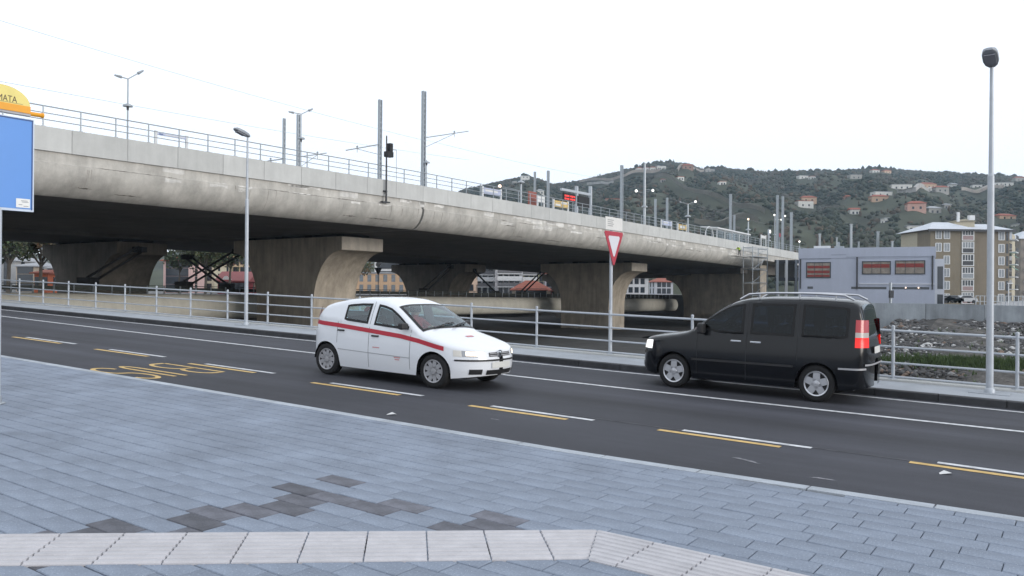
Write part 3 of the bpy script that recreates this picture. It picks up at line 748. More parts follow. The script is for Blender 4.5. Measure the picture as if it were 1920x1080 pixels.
# boards and cabinets
def board(x0, x1, y0, y1, U, matl, label, name='notice_board', cat='board', legs=True, legm=None, detail=None, y_base=None):
    A, s0 = onU(x0, y0, U); B_, s1 = onU(x1, y1, U); zb = Z_PAR-.02-drop(s0); zt = A[2]; zl = B_[2]
    r = thing(name, label, cat, br(U, (s0+s1)/2, zb)); legm = legm or frame_white
    g = MB(); g.box(br(U, (s0+s1)/2, (zt+zl)/2), (s1-s0-.1, .08, zt-zl), (_b, _q, Vector((0, 0, 1)))); g.build('panel', matl, r)
    if legs:
        for s in (s0, s1):
            g = MB(); g.box(br(U, s, (zb+zt+.1)/2), (.14, .14, zt+.1-zb), (_b, _q, Vector((0, 0, 1)))); g.build('leg', legm, r)
    if detail:
        for (fx0, fx1, fz0, fz1, dm) in detail:
            g = MB(); g.box(br(U-.05, s0+(s1-s0)*(fx0+fx1)/2, zl+(zt-zl)*(fz0+fz1)/2), ((s1-s0)*(fx1-fx0), .02, (zt-zl)*(fz1-fz0)), (_b, _q, Vector((0, 0, 1)))); g.build('print', dm, r)
    return r
blue_pr = mat('blue print', (.12, .17, .33), .5); pale_bl = mat('pale blue board', (.42, .46, .6), .5, amt=.06); yel_pr = mat('yellow poster', (.55, .38, .12), .5, amt=.3, scale=3); wht_pr = mat('white board', (.62, .62, .62), .5, amt=.05)
board(292, 350, 248, 262, 46, pale_bl, 'faint pale blue station name board seen between the railing posts', 'station_name_board', detail=[(.1, .22, .2, .8, blue_pr), (.3, .9, .35, .7, wht_pr)])
board(905, 939, 351, 368, 46.5, pale_bl, 'blue and white station name board on white legs by a reddish lit globe', 'station_name_board', detail=[(.12, .8, .4, .75, wht_pr)])
board(990, 1006, 358, 388, 48, mat('rust red cabinet', (.26, .08, .06), .5, amt=.15), 'rust red cabinet standing on the platform', 'platform_cabinet', 'cabinet', legs=False)
board(1008, 1020, 367, 380, 47, wht_pr, 'small white notice panel next to the red cabinet')
board(1038, 1065, 375, 391, 46.5, yel_pr, 'yellow and white poster stand on white legs', detail=[(.1, .45, .1, .5, wht_pr), (.5, .9, .55, .9, wht_pr)])
board(1240, 1259, 413, 424, 46.5, pale_bl, 'pale blue name board by the two short masts', 'station_name_board', detail=[(.15, .6, .4, .8, wht_pr)])
board(1271, 1287, 420, 432, 46.5, yel_pr, 'small lit yellow poster stand near the shelter', detail=[(.2, .8, .3, .8, wht_pr)])
board(1427, 1436, 441, 448, 45.5, wht_pr, 'small white box on a post near the signal', legs=True)
board(1075, 1079, 206, 214, 45, wht_pr, 'x') if False else None
# departure display
A, s0 = onU(1052, 359, 48); B_, s1 = onU(1107, 372, 48); zb = Z_PAR-.02-drop(s0)
r = thing('departure_display', 'hanging departure display with lit red characters under a steel beam', 'display', br(48, (s0+s1)/2, zb)); AX = (_b, _q, Vector((0, 0, 1)))
g = MB(); g.box(br(48, (s0+s1)/2, A[2]+.25), (s1-s0, .25, .25), AX); g.build('beam', steel_light, r)
for px_ in (1081, 1107):
    P_, s_ = onU(px_, 356, 48); g = MB(); g.box(br(48, s_, (zb+P_[2]+.4)/2), (.3, .3, P_[2]+.4-zb), AX); g.build('leg', steel_light, r)
sa, sb = onU(1056, 365, 47.8)[1], onU(1078, 365, 47.8)[1]; g = MB(); g.box(br(47.8, (sa+sb)/2, A[2]-.6), (sb-sa, .2, 1.0), AX); pn = g.build('screen_case', black_steel, r)
g = MB()
for k_, (fa, fw_) in enumerate(((.10, .10), (.24, .10), (.38, .08), (.58, .10), (.72, .12), (.88, .08))):
    for zz in (-.42, -.74): g.box(br(47.67, sa+(sb-sa)*fa, A[2]+zz), ((sb-sa)*fw_, .02, .17), AX)
g.build('red_characters', red_led, pn, kind='stuff')
sa, sb = onU(1083, 365, 47.8)[1], onU(1104, 365, 47.8)[1]; g = MB(); g.box(br(47.8, (sa+sb)/2, A[2]-.75), (sb-sa, .2, 1.15), AX); g.build('screen_case', black_steel, r)
# shelter on the platform
A, s0 = onU(1338, 429, 46); B_, s1 = onU(1393, 440, 46); zb = Z_PAR-drop(s0)-.02
r = thing('platform_shelter', 'white framed shelter with a flat pale roof at the end of the platform', 'shelter', br(46, (s0+s1)/2, zb))
zr = A[2]
g = MB(); g.add([br(u, s, z-(drop(s)-drop(s0))) for s in (s0-.5, s1+1.2) for u, z in ((45.2, zr), (47.8, zr+.25), (47.8, zr+.43), (45.2, zr+.18))], [(0, 1, 2, 3), (4, 5, 6, 7), (0, 1, 5, 4), (1, 2, 6, 5), (2, 3, 7, 6), (3, 0, 4, 7)]); g.build('roof', frame_white, r)
for i in range(5):
    s = s0+(s1-s0)*i/4.; g = MB(); g.box(br(45.5, s, (zb-.6+zr-(drop(s)-drop(s0)))/2), (.14, .14, zr-(drop(s)-drop(s0))-zb+.6), AX); g.build('post', frame_white, r)
gl_shel = glassmat('shelter glass', (.75, .8, .8))
for i in range(4):
    sa, sb = s0+(s1-s0)*i/4.+.1, s0+(s1-s0)*(i+1)/4.-.1; g = MB(); zz = zr-(drop(sa)-drop(s0)); g.add([br(45.5, sa, zb), br(45.5, sb, zb), br(45.5, sb, zz-.2), br(45.5, sa, zz-.1)], [(0, 1, 2, 3)]); g.build('pane', gl_shel, r)
# arched bit of white rail left of the shelter
P0, sA = onU(1322, 445, 46); r = thing('arched_rail', 'white arched hoop rail beside the platform shelter', 'rail', P0); g = MB()
g.path([br(46, sA+1.5*math.cos(math.radians(180-18*i))+1.5, P0[2]+1.6*math.sin(math.radians(18*i))) for i in range(11)], .07, 6); g.build('hoop', frame_white, r)
g = MB(); g.path([br(46, sA, P0[2]), br(46, sA+3, P0[2])], .05, 6); g.build('crossbar', frame_white, r)
# signal mast on the girder face and signals at the end
Pb, s = onU(724, 379, U0-.22); Pt, _ = onU(727, 255, U0-.22)
r = thing('signal_mast', 'thin dark mast with two signal boxes bolted to the outside of the girder', 'signal', br(U0-.22, s, Pb[2]))
g = MB(); g.tube(br(U0-.22, s, Pb[2]), br(U0-.22, s, Pt[2]), .075, .05, 8); g.build('mast', steel_dark, r, smooth=True)
g = MB(); g.box(br(U0-.14, s, Pb[2]), (.8, .25, .10), AX); g.box(br(U0-.1, s, Z_PAR+.3), (.3, .2, .1), AX); g.build('bracket', steel_dark, r)
for yy, dx, sz in ((277, .3, (.3, .4, .62)), (290, .2, (.62, .4, .4))):
    zc = onU(730, yy, U0-.22)[0][2]; g = MB(); g.box(br(U0-.25, s+dx, zc), sz, AX); g.build('signal_box', black_steel, r)
g = MB(); g.path([br(U0+.1, s+.3, Z_TOP), br(U0+.1, s+.3, Z_TOP+2.4), br(U0+.1, s+1.4, Z_TOP+2.4), br(U0+.1, s+1.4, Z_TOP)], .025, 6); g.build('ladder_frame', steel_grey, r)
Pb, s = onU(1441, 462, 45.2); r = thing('railway_signal', 'three aspect railway signal head near the two close masts', 'signal', br(45.2, s, Z_PAR-drop(s)))
zc = onU(1441, 441, 45.2)[0][2]; g = MB(); g.tube(br(45.2, s, Z_PAR-drop(s)), br(45.2, s, zc), .07, n=8); g.build('mast', steel_grey, r)
g = MB(); g.box(br(45.1, s, zc), (.75, .25, 1.9), AX); hd = g.build('signal_head', steel_light, r)
for k, mm in ((.58, lamp_glow), (0, black_steel), (-.58, black_steel)):
    g = MB(); g.lathe([(.22, 0), (.22, .06), (0, .07)], 12, br(44.97, s, zc+k), (_b, Vector((0, 0, 1)), -_q)); g.build('lens', mm, hd)
Pb, s = onU(1462, 441, 45.0); r = thing('round_board', 'round red disc board on the close masts', 'board', Pb)
g = MB(); g.lathe([(.36, 0), (.36, .05), (0, .05)], 16, Pb, (_b, Vector((0, 0, 1)), -_q)); g.build('disc', mat('dull red enamel', (.30, .04, .06), .5), r)
g = MB(); g.tube((Pb[0], Pb[1], Z_PAR-drop(s)), Pb, .05, n=6); g.build('stalk', steel_grey, r)
# overhead wires
wire_m = mat('overhead wire', (.25, .25, .26), .5, .4, amt=0)
wr = thing('overhead_wires', 'thin overhead wires sagging along the viaduct tracks', 'wires', br(50, 30, 15))
for i, (p0, p1) in enumerate(((onU(-40, 26, 50)[0], onU(790, 262, 50)[0]), (onU(-40, 145, 54)[0], onU(880, 300, 54)[0]), (onU(797, 262, 50)[0], onU(1160, 340, 50)[0]), (onU(1166, 345, 50)[0], onU(1480, 430, 50)[0]))):
    g = MB(); pts = []
    for k in range(17):
        t = k/16.; pts.append((p0[0]+(p1[0]-p0[0])*t, p0[1]+(p1[1]-p0[1])*t, p0[2]+(p1[2]-p0[2])*t-1.0*t*(1-t)))
    g.path(pts, .010, 4); g.build('wire', wire_m, wr)

# scaffold tower with a worker
sc0 = thing('scaffold_tower', 'tubular steel scaffold tower against the end of the viaduct girder', 'scaffold', br(42.9, 122.5, -3.3))
_, sA = onU(1396, 500, 43); _, sB = onU(1424, 500, 43)
ztp = onU(1410, 466, 43)[0][2]; zs = [z for z in np.arange(-2.5, ztp, 1.9)] + [ztp]
for s in (sA, sB):
    for U in (43.2, 41.8):
        g = MB(); g.tube(br(U, s, -3.4), br(U, s, ztp+.2), .06, n=6); g.build('standard', steel_grey, sc0)
for z in zs:
    for k in (0, 1):
        U = (43.2, 41.8)[k]; g = MB(); g.tube(br(U, sA, z), br(U, sB, z), .05, n=6); g.build('ledger', steel_grey, sc0)
    for s in (sA, sB): g = MB(); g.tube(br(43.2, s, z), br(41.8, s, z), .05, n=6); g.build('transom', steel_grey, sc0)
for za, zb_ in zip(zs[:-1], zs[1:]): g = MB(); g.tube(br(41.8, sA, za), br(41.8, sB, zb_), .04, n=6); g.build('brace', steel_grey, sc0)
for yy in (482, 503, 532):
    z = onU(1410, yy, 42.5)[0][2]; g = MB(); g.box(br(42.5, (sA+sB)/2-.2, z), (sB-sA+.4, 1.3, .09), AX); g.build('work_platform', mat('scaffold board', (.36, .35, .33), .8), sc0)
zl = onU(1385, 481, 43)[0][2]; _, sW = onU(1376, 480, 43)
g = MB(); g.box(br(42.6, (sW+sA)/2-.3, zl-.02), (sA-sW+1.6, .9, .08), AX); g.build('work_platform', MATS['scaffold board'], sc0)
# ================================================================== STREET FURNITURE
def street_lamp(u, v, h, label):
    b0 = road(u, v, W_FAR); r = thing('street_lamp', label, 'street lamp', b0, group='street lamps on the far footway')
    g = MB(); x, y, z = b0
    g.tube((x, y, z), (x, y, z+h*.66), .060, .054, 14); g.build('lower_pole', steel_light, r, smooth=True)
    g = MB(); g.tube((x, y, z+h*.66), (x, y, z+h-.05), .040, .028, 14); g.lathe([(.054, h*.66), (.040, h*.66+.05)], 14, b0); g.build('upper_pole', steel_light, r, smooth=True)
    g = MB(); g.box((x, y, z+.008), (.62, .40, .016), (_dd, _nn, Vector((0, 0, 1)))); g.build('footing_plate', walk_m, r)
    g = MB(); g.lathe([(.085, .0), (.085, .05), (.062, .09)], 14, (x, y, z+.012)); g.build('collar', steel_light, r, smooth=True)
    # flat luminaire reaching out over the road and tilted up
    hd = Vector((-_n.x, -_n.y, .30)).normalized(); sd = Vector((_d.x, _d.y, 0)); up = hd.cross(sd); up = up if up.z > 0 else -up
    t = Vector((x, y, z+h)); rows = []
    for k, (a, wd, th) in enumerate(((-.06, .055, .045), (.02, .10, .075), (.15, .125, .085), (.35, .125, .08), (.46, .105, .065), (.52, .05, .03))):
        c = t + hd*a; ring = []
        for i in range(14):
            th_ = 2*math.pi*i/14; cx, sx = math.cos(th_), math.sin(th_); cx = math.copysign(abs(cx)**.6, cx); sx = math.copysign(abs(sx)**.7, sx)
            ring.append(c + sd*(cx*wd) + up*(sx*th*(1.0 if sx > 0 else .55)))
        rows.append(ring)
    g = MB(); g.grid(rows, closed=True); g.f.append(tuple(range(14))); g.f.append(tuple(range(70, 84))); g.mi += [0, 0]; ho = g.build('lamp_head', mat('lamp housing grey', (.28, .30, .33), .45, .2), r, smooth=True)
    g = MB(); c = t+hd*.27-up*.052; g.box(c, (.30, .17, .02), (hd, sd, up)); g.build('lens', mat('frosted lens', (.30, .31, .35), .3), ho)
street_lamp(21.6, 16.62, 5.95, 'grey street lamp with its head over the road, in front of the nearest viaduct pier')
street_lamp(1.32, 16.55, 5.72, 'grey street lamp standing by the stony bank, in front of the brown apartment block')

# give way sign with a pale panel above
b0 = road(9.1, V_FENCE+.02, W_FAR+.035); r = thing('give_way_sign', 'red and white triangular sign under a pale panel on a pole at the railing', 'road sign', b0)
g = MB(); g.tube(b0, (b0[0], b0[1], b0[2]+3.22), .038, n=12); g.build('pole', steel_light, r, smooth=True)
fN = Vector((-_d.x, -_d.y, 0)); fS = Vector((_n.x, _n.y, 0)); c0 = Vector(b0) + fN*.06
ztri = 2.87
def tri(wd, top, off, cx=0):
    A = [(-wd/2+.03, top), (-wd/2+.0, top-.04), (-.03, top-wd*.85), (.03, top-wd*.85), (wd/2, top-.04), (wd/2-.03, top)]
    return [c0 + fN*off + fS*a + Vector((0, 0, z)) for a, z in A]
g = MB(); g.prism(tri(.92, ztri, 0), fN*.012); tp = g.build('triangle', mat('sign red', (.40, .028, .05), .4, amt=.04), r)
g = MB(); g.prism(tri(.56, ztri-.105, .0135), fN*.002); g.build('white_field', mat('sign white', (.62, .62, .66), .4, amt=.03), tp)
g = MB(); g.prism([c0 + fS*a + Vector((0, 0, z)) for a, z in ((-.42, 2.90), (.42, 2.90), (.42, 3.20), (-.42, 3.20))], fN*.012); pl = g.build('upper_panel', mat('sign panel white', (.66, .65, .63), .5, amt=.05), r)
g = MB()
for i in range(4):
    z = 3.12-i*.045; g.prism([c0 + fN*.013 + fS*a + Vector((0, 0, zz)) for a, zz in ((-.32, z), (-.02-.05*(i % 2), z), (-.02-.05*(i % 2), z+.02), (-.32, z+.02))], fN*.002)
g.build('faded_print', mat('faded grey print', (.34, .34, .34), .6), pl)

# bus stop board
Pc = Vector(atZ(-1, 300, 10.45)); up_, vp_ = Pc.x*_d.x+Pc.y*_d.y, Pc.x*_n.x+Pc.y*_n.y
gz = road(up_, vp_, W_N)[2]
bs = thing('bus_stop_sign', 'tall bus stop board with a blue panel and a yellow domed head', 'bus stop', (Pc.x, Pc.y, gz))
zt = atZ(0, 215, 10.45)[2]; zb_ = atZ(0, 393, 10.45)[2]
E1 = _n.copy(); E2_ = -_d.copy(); c0 = Vector((Pc.x, Pc.y, 0))
blue = mat('bus stop blue', (.10, .26, .62), .35, amt=.04, scale=1)
whm = mat('bus stop white edge', (.55, .62, .72), .4, amt=.03); yel = mat('bus stop pale yellow', (.74, .62, .20), .4, amt=.05, scale=2); org = mat('bus stop orange', (.75, .33, .02), .4, amt=.04)
def bp(a, z, off=0): return c0 + E1*a + E2_*off + Vector((0, 0, z))
HW = .405
g = MB(); g.prism([bp(-HW, zb_, -.03), bp(HW, zb_, -.03), bp(HW, zt, -.03), bp(-HW, zt, -.03)], E2_*.06); bpn = g.build('board', whm, bs)
g = MB(); g.prism([bp(-HW+.035, zb_+.03, .0315), bp(HW-.035, zb_+.03, .0315), bp(HW-.035, zt-.03, .0315), bp(-HW+.035, zt-.03, .0315)], E2_*.004); g.build('blue_field', blue, bpn)
g = MB()
for a0, a1, za, zb2 in ((HW-.035, HW-.02, zb_, zt), (-HW+.02, -HW+.035, zb_, zt)): g.prism([bp(a0, za+.02, .0315), bp(a1, za+.02, .0315), bp(a1, zb2-.02, .0315), bp(a0, zb2-.02, .0315)], E2_*.008)
g.prism([bp(-HW+.02, zt-.028, .0315), bp(HW-.02, zt-.028, .0315), bp(HW-.02, zt-.012, .0315), bp(-HW+.02, zt-.012, .0315)], E2_*.008)
g.build('dark_edge', mat('dark blue edge', (.02, .07, .22), .4), bpn)
g = MB(); g.prism([bp(HW-.22, zb_+.045, .036), bp(HW-.05, zb_+.045, .036), bp(HW-.05, zb_+.16, .036), bp(HW-.22, zb_+.16, .036)], E2_*.003); stk = g.build('sticker', mat('white sticker', (.72, .72, .7), .5, amt=.03), bpn)
g = MB()
for i, (a0, a1) in enumerate(((.06, .14), (.07, .15), (.03, .075), (.09, .15))):
    z = zb_+.13-.016*i-(.02 if i > 1 else 0); g.prism([bp(HW-.22+a0, z, .0392), bp(HW-.22+a1, z, .0392), bp(HW-.22+a1, z+.007, .0392), bp(HW-.22+a0, z+.007, .0392)], E2_*.001)
g.build('sticker_print', mat('grey print', (.2, .22, .26), .6), stk)
# head: orange bar with pale yellow dome
zo = zt+.045
g = MB(); g.prism([bp(-.36, zo-.005, -.02), bp(.36, zo-.005, -.02), bp(.36, zo+.022, -.02), bp(-.36, zo+.022, -.02)], E2_*.045); g.build('name_strip', mat('grey name strip', (.40, .40, .42), .5), bs)
g = MB(); g.prism([bp(-.355, zo+.024, -.035), bp(.355, zo+.024, -.035), bp(.355, zo+.115, -.035), bp(-.355, zo+.115, -.035)], E2_*.07); g.build('orange_band', org, bs)
for sg in (1, -1): g = MB(); g.tube(bp(sg*.30, zo+.03, 0), bp(sg*.51, zo+.035, 0), .028, n=10); g.tube(bp(sg*.505, zo+.035, 0), bp(sg*.53, zo+.035, 0), .034, n=10); g.build('side_arm', org, bs, smooth=True)
pts = [bp(.35*math.cos(math.radians(7.5*i)), zo+.116+.225*math.sin(math.radians(7.5*i)), -.03) for i in range(25)]
g = MB(); g.prism(pts, E2_*.06); dm = g.build('dome', yel, bs)
Mt = Matrix((E1, Vector((0, 0, 1)), E2_)).transposed().to_4x4(); Mt.translation = Vector(bp(.0, zo+.17, .0315)) - Vector(bs.location)
Mt = Mt @ Matrix.Diagonal((.84, 1.1, 1, 1))
text_mesh('lettering', 'FERMATA', .105, mat('dark brown print', (.10, .075, .05), .6, amt=0), dm, Mt, .001)
g = MB(); g.prism([bp(-.26, zo+.126, .0305), bp(.26, zo+.126, .0305), bp(.26, zo+.130, .0305), bp(-.26, zo+.130, .0305)], E2_*.001); g.build('rule', MATS['dark brown print'], dm)
g = MB(); g.tube((Pc.x, Pc.y, gz), (Pc.x, Pc.y, zb_+.02), .034, n=12); g.build('post', steel_light, bs, smooth=True)
g = MB(); g.lathe([(.09, 0), (.09, .012), (.05, .02), (.045, .10)], 12, (Pc.x, Pc.y, gz)); g.build('foot', steel_grey, bs)

# litter on the road
for u, v, lb_ in ((1.15, 9.55, 'small white scrap of litter on the asphalt beside a yellow dash'), (7.6, 8.2, 'tiny pale scrap of litter on the asphalt near the kerb')):
    g = MB(); p = road(u, v, .006); g.add([(p[0]+a, p[1]+b_, p[2]+c) for a, b_, c in ((-.07, -.02, 0), (.05, -.03, .015), (.07, .02, 0), (0, .035, .03), (-.06, .02, .005))], [(0, 1, 2, 3, 4)])
    tag(g.build('litter', wht_pr, kind=None), lb_, 'litter', 'scraps of litter on the road')

# ================================================================== BUILDINGS
def building(name, label, cx, cy, wd, dp, z0, h, rot, wallm, roofm, rows, cols, roof='flat', cat='building', wsize=(1.1, 1.5), wmat=None, balc=None, sill=None, group=None, ov=.5, rh=None, front_only=True, skip=(), margin=.1):
    r = thing(name, label, cat, (cx, cy, z0), rot, group)
    g = MB(); g.bbox(-wd/2, wd/2, 0, dp, 0, h); g.build('wall', wallm, r, local=True)
    if roof == 'flat':
        g = MB(); g.bbox(-wd/2-ov*.4, wd/2+ov*.4, -ov*.4, dp+ov*.4, h, h+.35); g.build('roof', roofm, r, local=True)
    else:
        rh = rh or min(wd, dp)*.22; a, b_ = wd/2+ov, ov; ins = min(wd, dp)*.42 if roof == 'hip' else 0
        g = MB(); V = [(-a, -b_, h), (a, -b_, h), (a, dp+b_, h), (-a, dp+b_, h), (-a+ins+(0 if ins else 0), dp/2, h+rh), (a-ins, dp/2, h+rh)]
        g.add(V, [(0, 1, 5, 4), (2, 3, 4, 5), (1, 2, 5), (3, 0, 4), (3, 2, 1, 0)]); g.bbox(-a, a, -b_, dp+b_, h-.18, h-.002); g.build('roof', roofm, r, local=True)
    if rows and cols:
        ww, wh = wsize; g = MB(); g.bbox(-ww/2, ww/2, -.05, .05, -wh/2, wh/2)
        fr = None; sh = h/rows
        for i in range(rows):
            for j in range(cols):
                if (i, j) in skip: continue
                x = -wd/2 + wd*margin + wd*(1-2*margin)*(j+.5)/cols; z = sh*(i+.55)
                if fr is None: fr = g.build('window', wmat or glass_dark, r, local=True); fr.location = (x, -.015, z)
                else: inst(fr, r, (x, -.015, z), 0, 'window')
        # same storeys on the left and right ends
        ncs = max(1, int(dp/4))
        for i in range(rows):
            for sx in (-1, 1):
                for j in range(ncs): inst(fr, r, (sx*(wd/2+.015), dp*(j+.5)/ncs, sh*(i+.55)), math.pi/2, 'window')
    if balc:
        for i in range(1, rows):
            for (xa, xb) in balc:
                z = h/rows*i+.15; g = MB(); g.bbox(xa, xb, -1.3, 0, z-.1, z+.08); bo = g.build('balcony', frame_white, r, local=True)
                g = MB(); g.bbox(xa+.02, xb-.02, -1.29, -1.24, z+.08, z+1.0); g.build('balcony_front', mat('balcony railing', (.14, .14, .15), .6) if (i % 2) else frame_white, bo, local=True)
    return r
def W(name, c, amt=.1): return mat('wall '+name, c, .85, amt=amt, scale=.5, streak=.1)
tile = mat('terracotta roof tile', (.28, .085, .055), .8, amt=.2, scale=1.2); slate = mat('grey roof sheet', (.30, .31, .33), .6, amt=.1)
def place(x, ybase, Y): p = atZ(x, ybase, Y); return p[0], p[1]
def town(name, label, x0, x1, ytop, Y, wallm, roofm, rows, cols, roof='hip', z0=.8, rot=0, **k):
    xa = atZ(x0, 540, Y)[0]; xb = atZ(x1, 540, Y)[0]; zt_ = atZ((x0+x1)/2, ytop, Y)[2]
    return building(name, label, (xa+xb)/2, Y, xb-xa, k.pop('dp', 10), z0, zt_-z0, rot, wallm, roofm, rows, cols, roof, **k)
# town behind the viaduct
town('town_house', 'pale pink town house seen under the viaduct beside the crossing struts', 306, 358, 488, 158, W('pink', (.60, .42, .40)), tile, 4, 4)
town('town_house', 'cream town house behind the trees under the viaduct', 358, 402, 492, 166, W('cream', (.55, .50, .38)), tile, 3, 3)
town('apartment_building', 'tall peach apartment house rising behind the red shop', 416, 482, 466, 178, W('peach', (.58, .43, .28)), tile, 5, 4, wsize=(1.2, 1.4))
rs = town('shop', 'dark red shop with a gabled front and a white sign', 408, 464, 526, 140, W('dark red', (.20, .035, .04)), mat('shop roof red', (.24, .06, .06), .6), 1, 5, roof='gable', cat='shop', wsize=(.8, 1.3), rh=1.6, dp=7)
g = MB(); g.bbox(-2.1, -.1, -.12, -.02, 2.05, 2.55); g.lathe([(0, 0), (.5, .0), (.5, .08), (0, .08)], 16, (-1.1, -.02, 2.55), (Vector((1, 0, 0)), Vector((0, 0, 1)), Vector((0, -1, 0)))); g.build('sign', wht_pr, rs, local=True)
town('town_house', 'white blue house right of the red shop', 466, 500, 515, 150, W('bluewhite', (.45, .52, .58)), slate, 2, 2)
town('town_house', 'blue rendered house behind the trees by the rear pier', 88, 116, 502, 135, W('blue', (.22, .32, .50)), slate, 2, 2)
town('town_house', 'white rendered house beside the blue house', 121, 160, 490, 140, W('white', (.60, .61, .63)), slate, 3, 2)
town('town_house', 'white and slate grey house against the rear pier', 162, 196, 482, 146, W('white grey', (.52, .53, .58)), slate, 3, 2)
town('kiosk', 'small orange red kiosk under the trees', 64, 90, 511, 128, W('orange red', (.42, .12, .06)), tile, 1, 2, cat='kiosk', dp=4)
town('town_house', 'brownish pale house left of the orange kiosk', 30, 64, 498, 150, W('sand', (.46, .38, .30)), slate, 3, 3)
town('town_house', 'dim grey house behind the dense trees', -60, 28, 488, 160, W('dim grey', (.38, .38, .38)), slate, 4, 5)
town('long_building', 'long low peach building with paired dark windows beyond the lower bridge', 640, 790, 513, 175, W('apricot', (.62, .42, .27)), slate, 2, 8, roof='flat', wsize=(.8, 1.5), wmat=glass_mid)
town('apartment_building', 'white building with a broad flat roof above the long peach building', 702, 770, 486, 200, W('bright white', (.64, .65, .66)), frame_white, 3, 4, roof='flat', ov=2.0, wsize=(2.2, 2.2))
town('town_house', 'low peach house at the left edge of the second arch view', 855, 892, 508, 195, W('peach two', (.60, .44, .34)), tile, 2, 3)
town('apartment_building', 'narrow pale blue and white block with balconies', 888, 930, 494, 215, W('ice white', (.55, .60, .62)), frame_white, 5, 3, roof='flat', balc=[(-2.6, 2.8)])
town('apartment_building', 'big light grey apartment block with rows of balconies', 928, 980, 478, 205, W('light grey', (.52, .52, .54)), frame_white, 6, 4, roof='flat', balc=[(-2.8, 3.2)], wsize=(1.0, 1.6))
town('apartment_building', 'olive yellow apartment block with pale balconies', 978, 1024, 482, 210, W('olive', (.40, .40, .26)), tile, 6, 4, roof='flat', balc=[(-2.9, .8)], wsize=(1.0, 1.5))
town('town_house', 'pale lilac house at the right edge of the second arch view', 1022, 1052, 512, 190, W('pale lilac', (.52, .50, .55)), tile, 3, 3)
town('town_house', 'low cream house with a bright red tiled roof before the olive block', 960, 1032, 543, 176, W('cream two', (.60, .52, .44)), tile, 1, 6, rh=2.0)
town('kiosk', 'small bright red kiosk beyond the lower bridge', 1034, 1052, 545, 168, W('bright red', (.42, .03, .05)), tile, 1, 2, cat='kiosk', dp=4)
town('town_house', 'white house glimpsed right of the second pier head', 1160, 1216, 520, 220, W('white three', (.58, .58, .6)), tile, 2, 4)
town('town_house', 'pale house glimpsed far under the viaduct', 1228, 1262, 528, 235, W('white four', (.55, .56, .6)), tile, 2, 3)

# lilac station building on the far bank
xl, yl = atZ(1497, 540, 117.5)[:2]; xr, yr = atZ(1753, 540, 110)[:2]
wd = math.hypot(xr-xl, yr-yl); rot = math.atan2(yr-yl, xr-xl); H = atZ(1753, 463, 110)[2]
lil = mat('lilac render', (.385, .415, .505), .8, amt=.05, scale=.3, streak=.05); lil2 = mat('pale lilac render', (.50, .52, .58), .8, amt=.05, scale=.3)
r = thing('station_building', 'two storey lilac building with red slatted windows behind the embankment wall', 'building', (xl, yl, .05), rot)
def L(px): return (px-1497)/(1753.-1497)*wd
def Hh(py): return (575.-py)/(575-463.)*H
g = MB(); g.bbox(0, wd, 0, 12, 0, Hh(483)); g.build('wall', lil, r, local=True)
g = MB(); g.bbox(-.02, wd+.1, -.06, 12, Hh(483), H); g.build('parapet', lil, r, local=True)
g = MB(); g.bbox(wd+.003, wd+1.1, .0, 7, 0, Hh(486)); tw = g.build('stair_tower', lil2, r, local=True)
for z0_, z1_ in ((Hh(542), Hh(500)), (.1, Hh(552))):
    g = MB(); g.bbox(wd+.28, wd+.95, -.03, .03, z0_, z1_); g.build('tall_window', glass_dark, tw, local=True)
    g = MB(); g.bbox(wd+1.09, wd+1.14, 1.0, 5.6, z0_, z1_); g.build('tall_window', glass_dark, tw, local=True)
redm = mat('red slatted blind', (.21, .035, .03), .6, amt=.15, scale=4)
glassb = mat('brownish lit glass', (.20, .17, .14), .2, amt=.3, scale=1.5, spec=.6)
for k, (x0, x1, y0, y1, bands) in enumerate(((1514, 1559, 492, 520, [(.62, .8), (.28, .46), (.02, .16)]), (1622, 1672, 491, 513, [(.5, .82)]), (1683, 1734, 490, 513, [(.5, .82)]))):
    a, b_, z0_, z1_ = L(x0), L(x1), Hh(y1), Hh(y0)
    g = MB(); g.bbox(a, b_, -.03, .02, z0_, z1_); wo_ = g.build('window', glassb, r, local=True)
    g = MB()
    for (xx0, xx1, zz0, zz1) in ((a-.12, a, z0_-.12, z1_+.12), (b_, b_+.12, z0_-.12, z1_+.12), (a, b_, z0_-.12, z0_), (a, b_, z1_, z1_+.12)): g.bbox(xx0, xx1, -.09, .02, zz0, zz1)
    g.build('frame', steel_dark, wo_, local=True)
    for t0, t1 in bands: g = MB(); g.bbox(a+.05, b_-.05, -.05, -.032, z0_+(z1_-z0_)*t0, z0_+(z1_-z0_)*t1); g.build('blind', redm, wo_, local=True)
    for q_ in (1, 2): g = MB(); xx = a+(b_-a)*q_/3.; g.bbox(xx-.03, xx+.03, -.06, -.033, z0_, z1_); g.build('mullion', steel_dark, wo_, local=True)
for x0, x1 in ((1600, 1666), (1674, 1743), (1515, 1526)): g = MB(); g.bbox(L(x0), L(x1), -.02, .03, Hh(543), Hh(538.5)); g.build('strip_window', glass_dark, r, local=True)
for xx in (1701, 1724): g = MB(); g.lathe([(0, -.12), (.12, 0), (0, .12)], 10, (L(xx), -.1, Hh(540))); g.build('wall_lamp', lamp_warm, r, local=True)
for xx, y0 in ((1501, 484), (1611, 481), (1748.5, 480)): g = MB(); g.tube((L(xx), -.11, Hh(543)), (L(xx), -.11, Hh(y0)), .10, n=8); g.build('downpipe', steel_dark, r, local=True)
g = MB()
for x0, x1, yy in ((1500, 1561, 484), (1561, 1590, 477), (1590, 1752, 481.5)): g.bbox(L(x0), L(x1), -.075, -.05, Hh(yy), Hh(yy)+.07)
g.build('groove', mat('grey groove', (.2, .22, .27), .8), r, local=True)
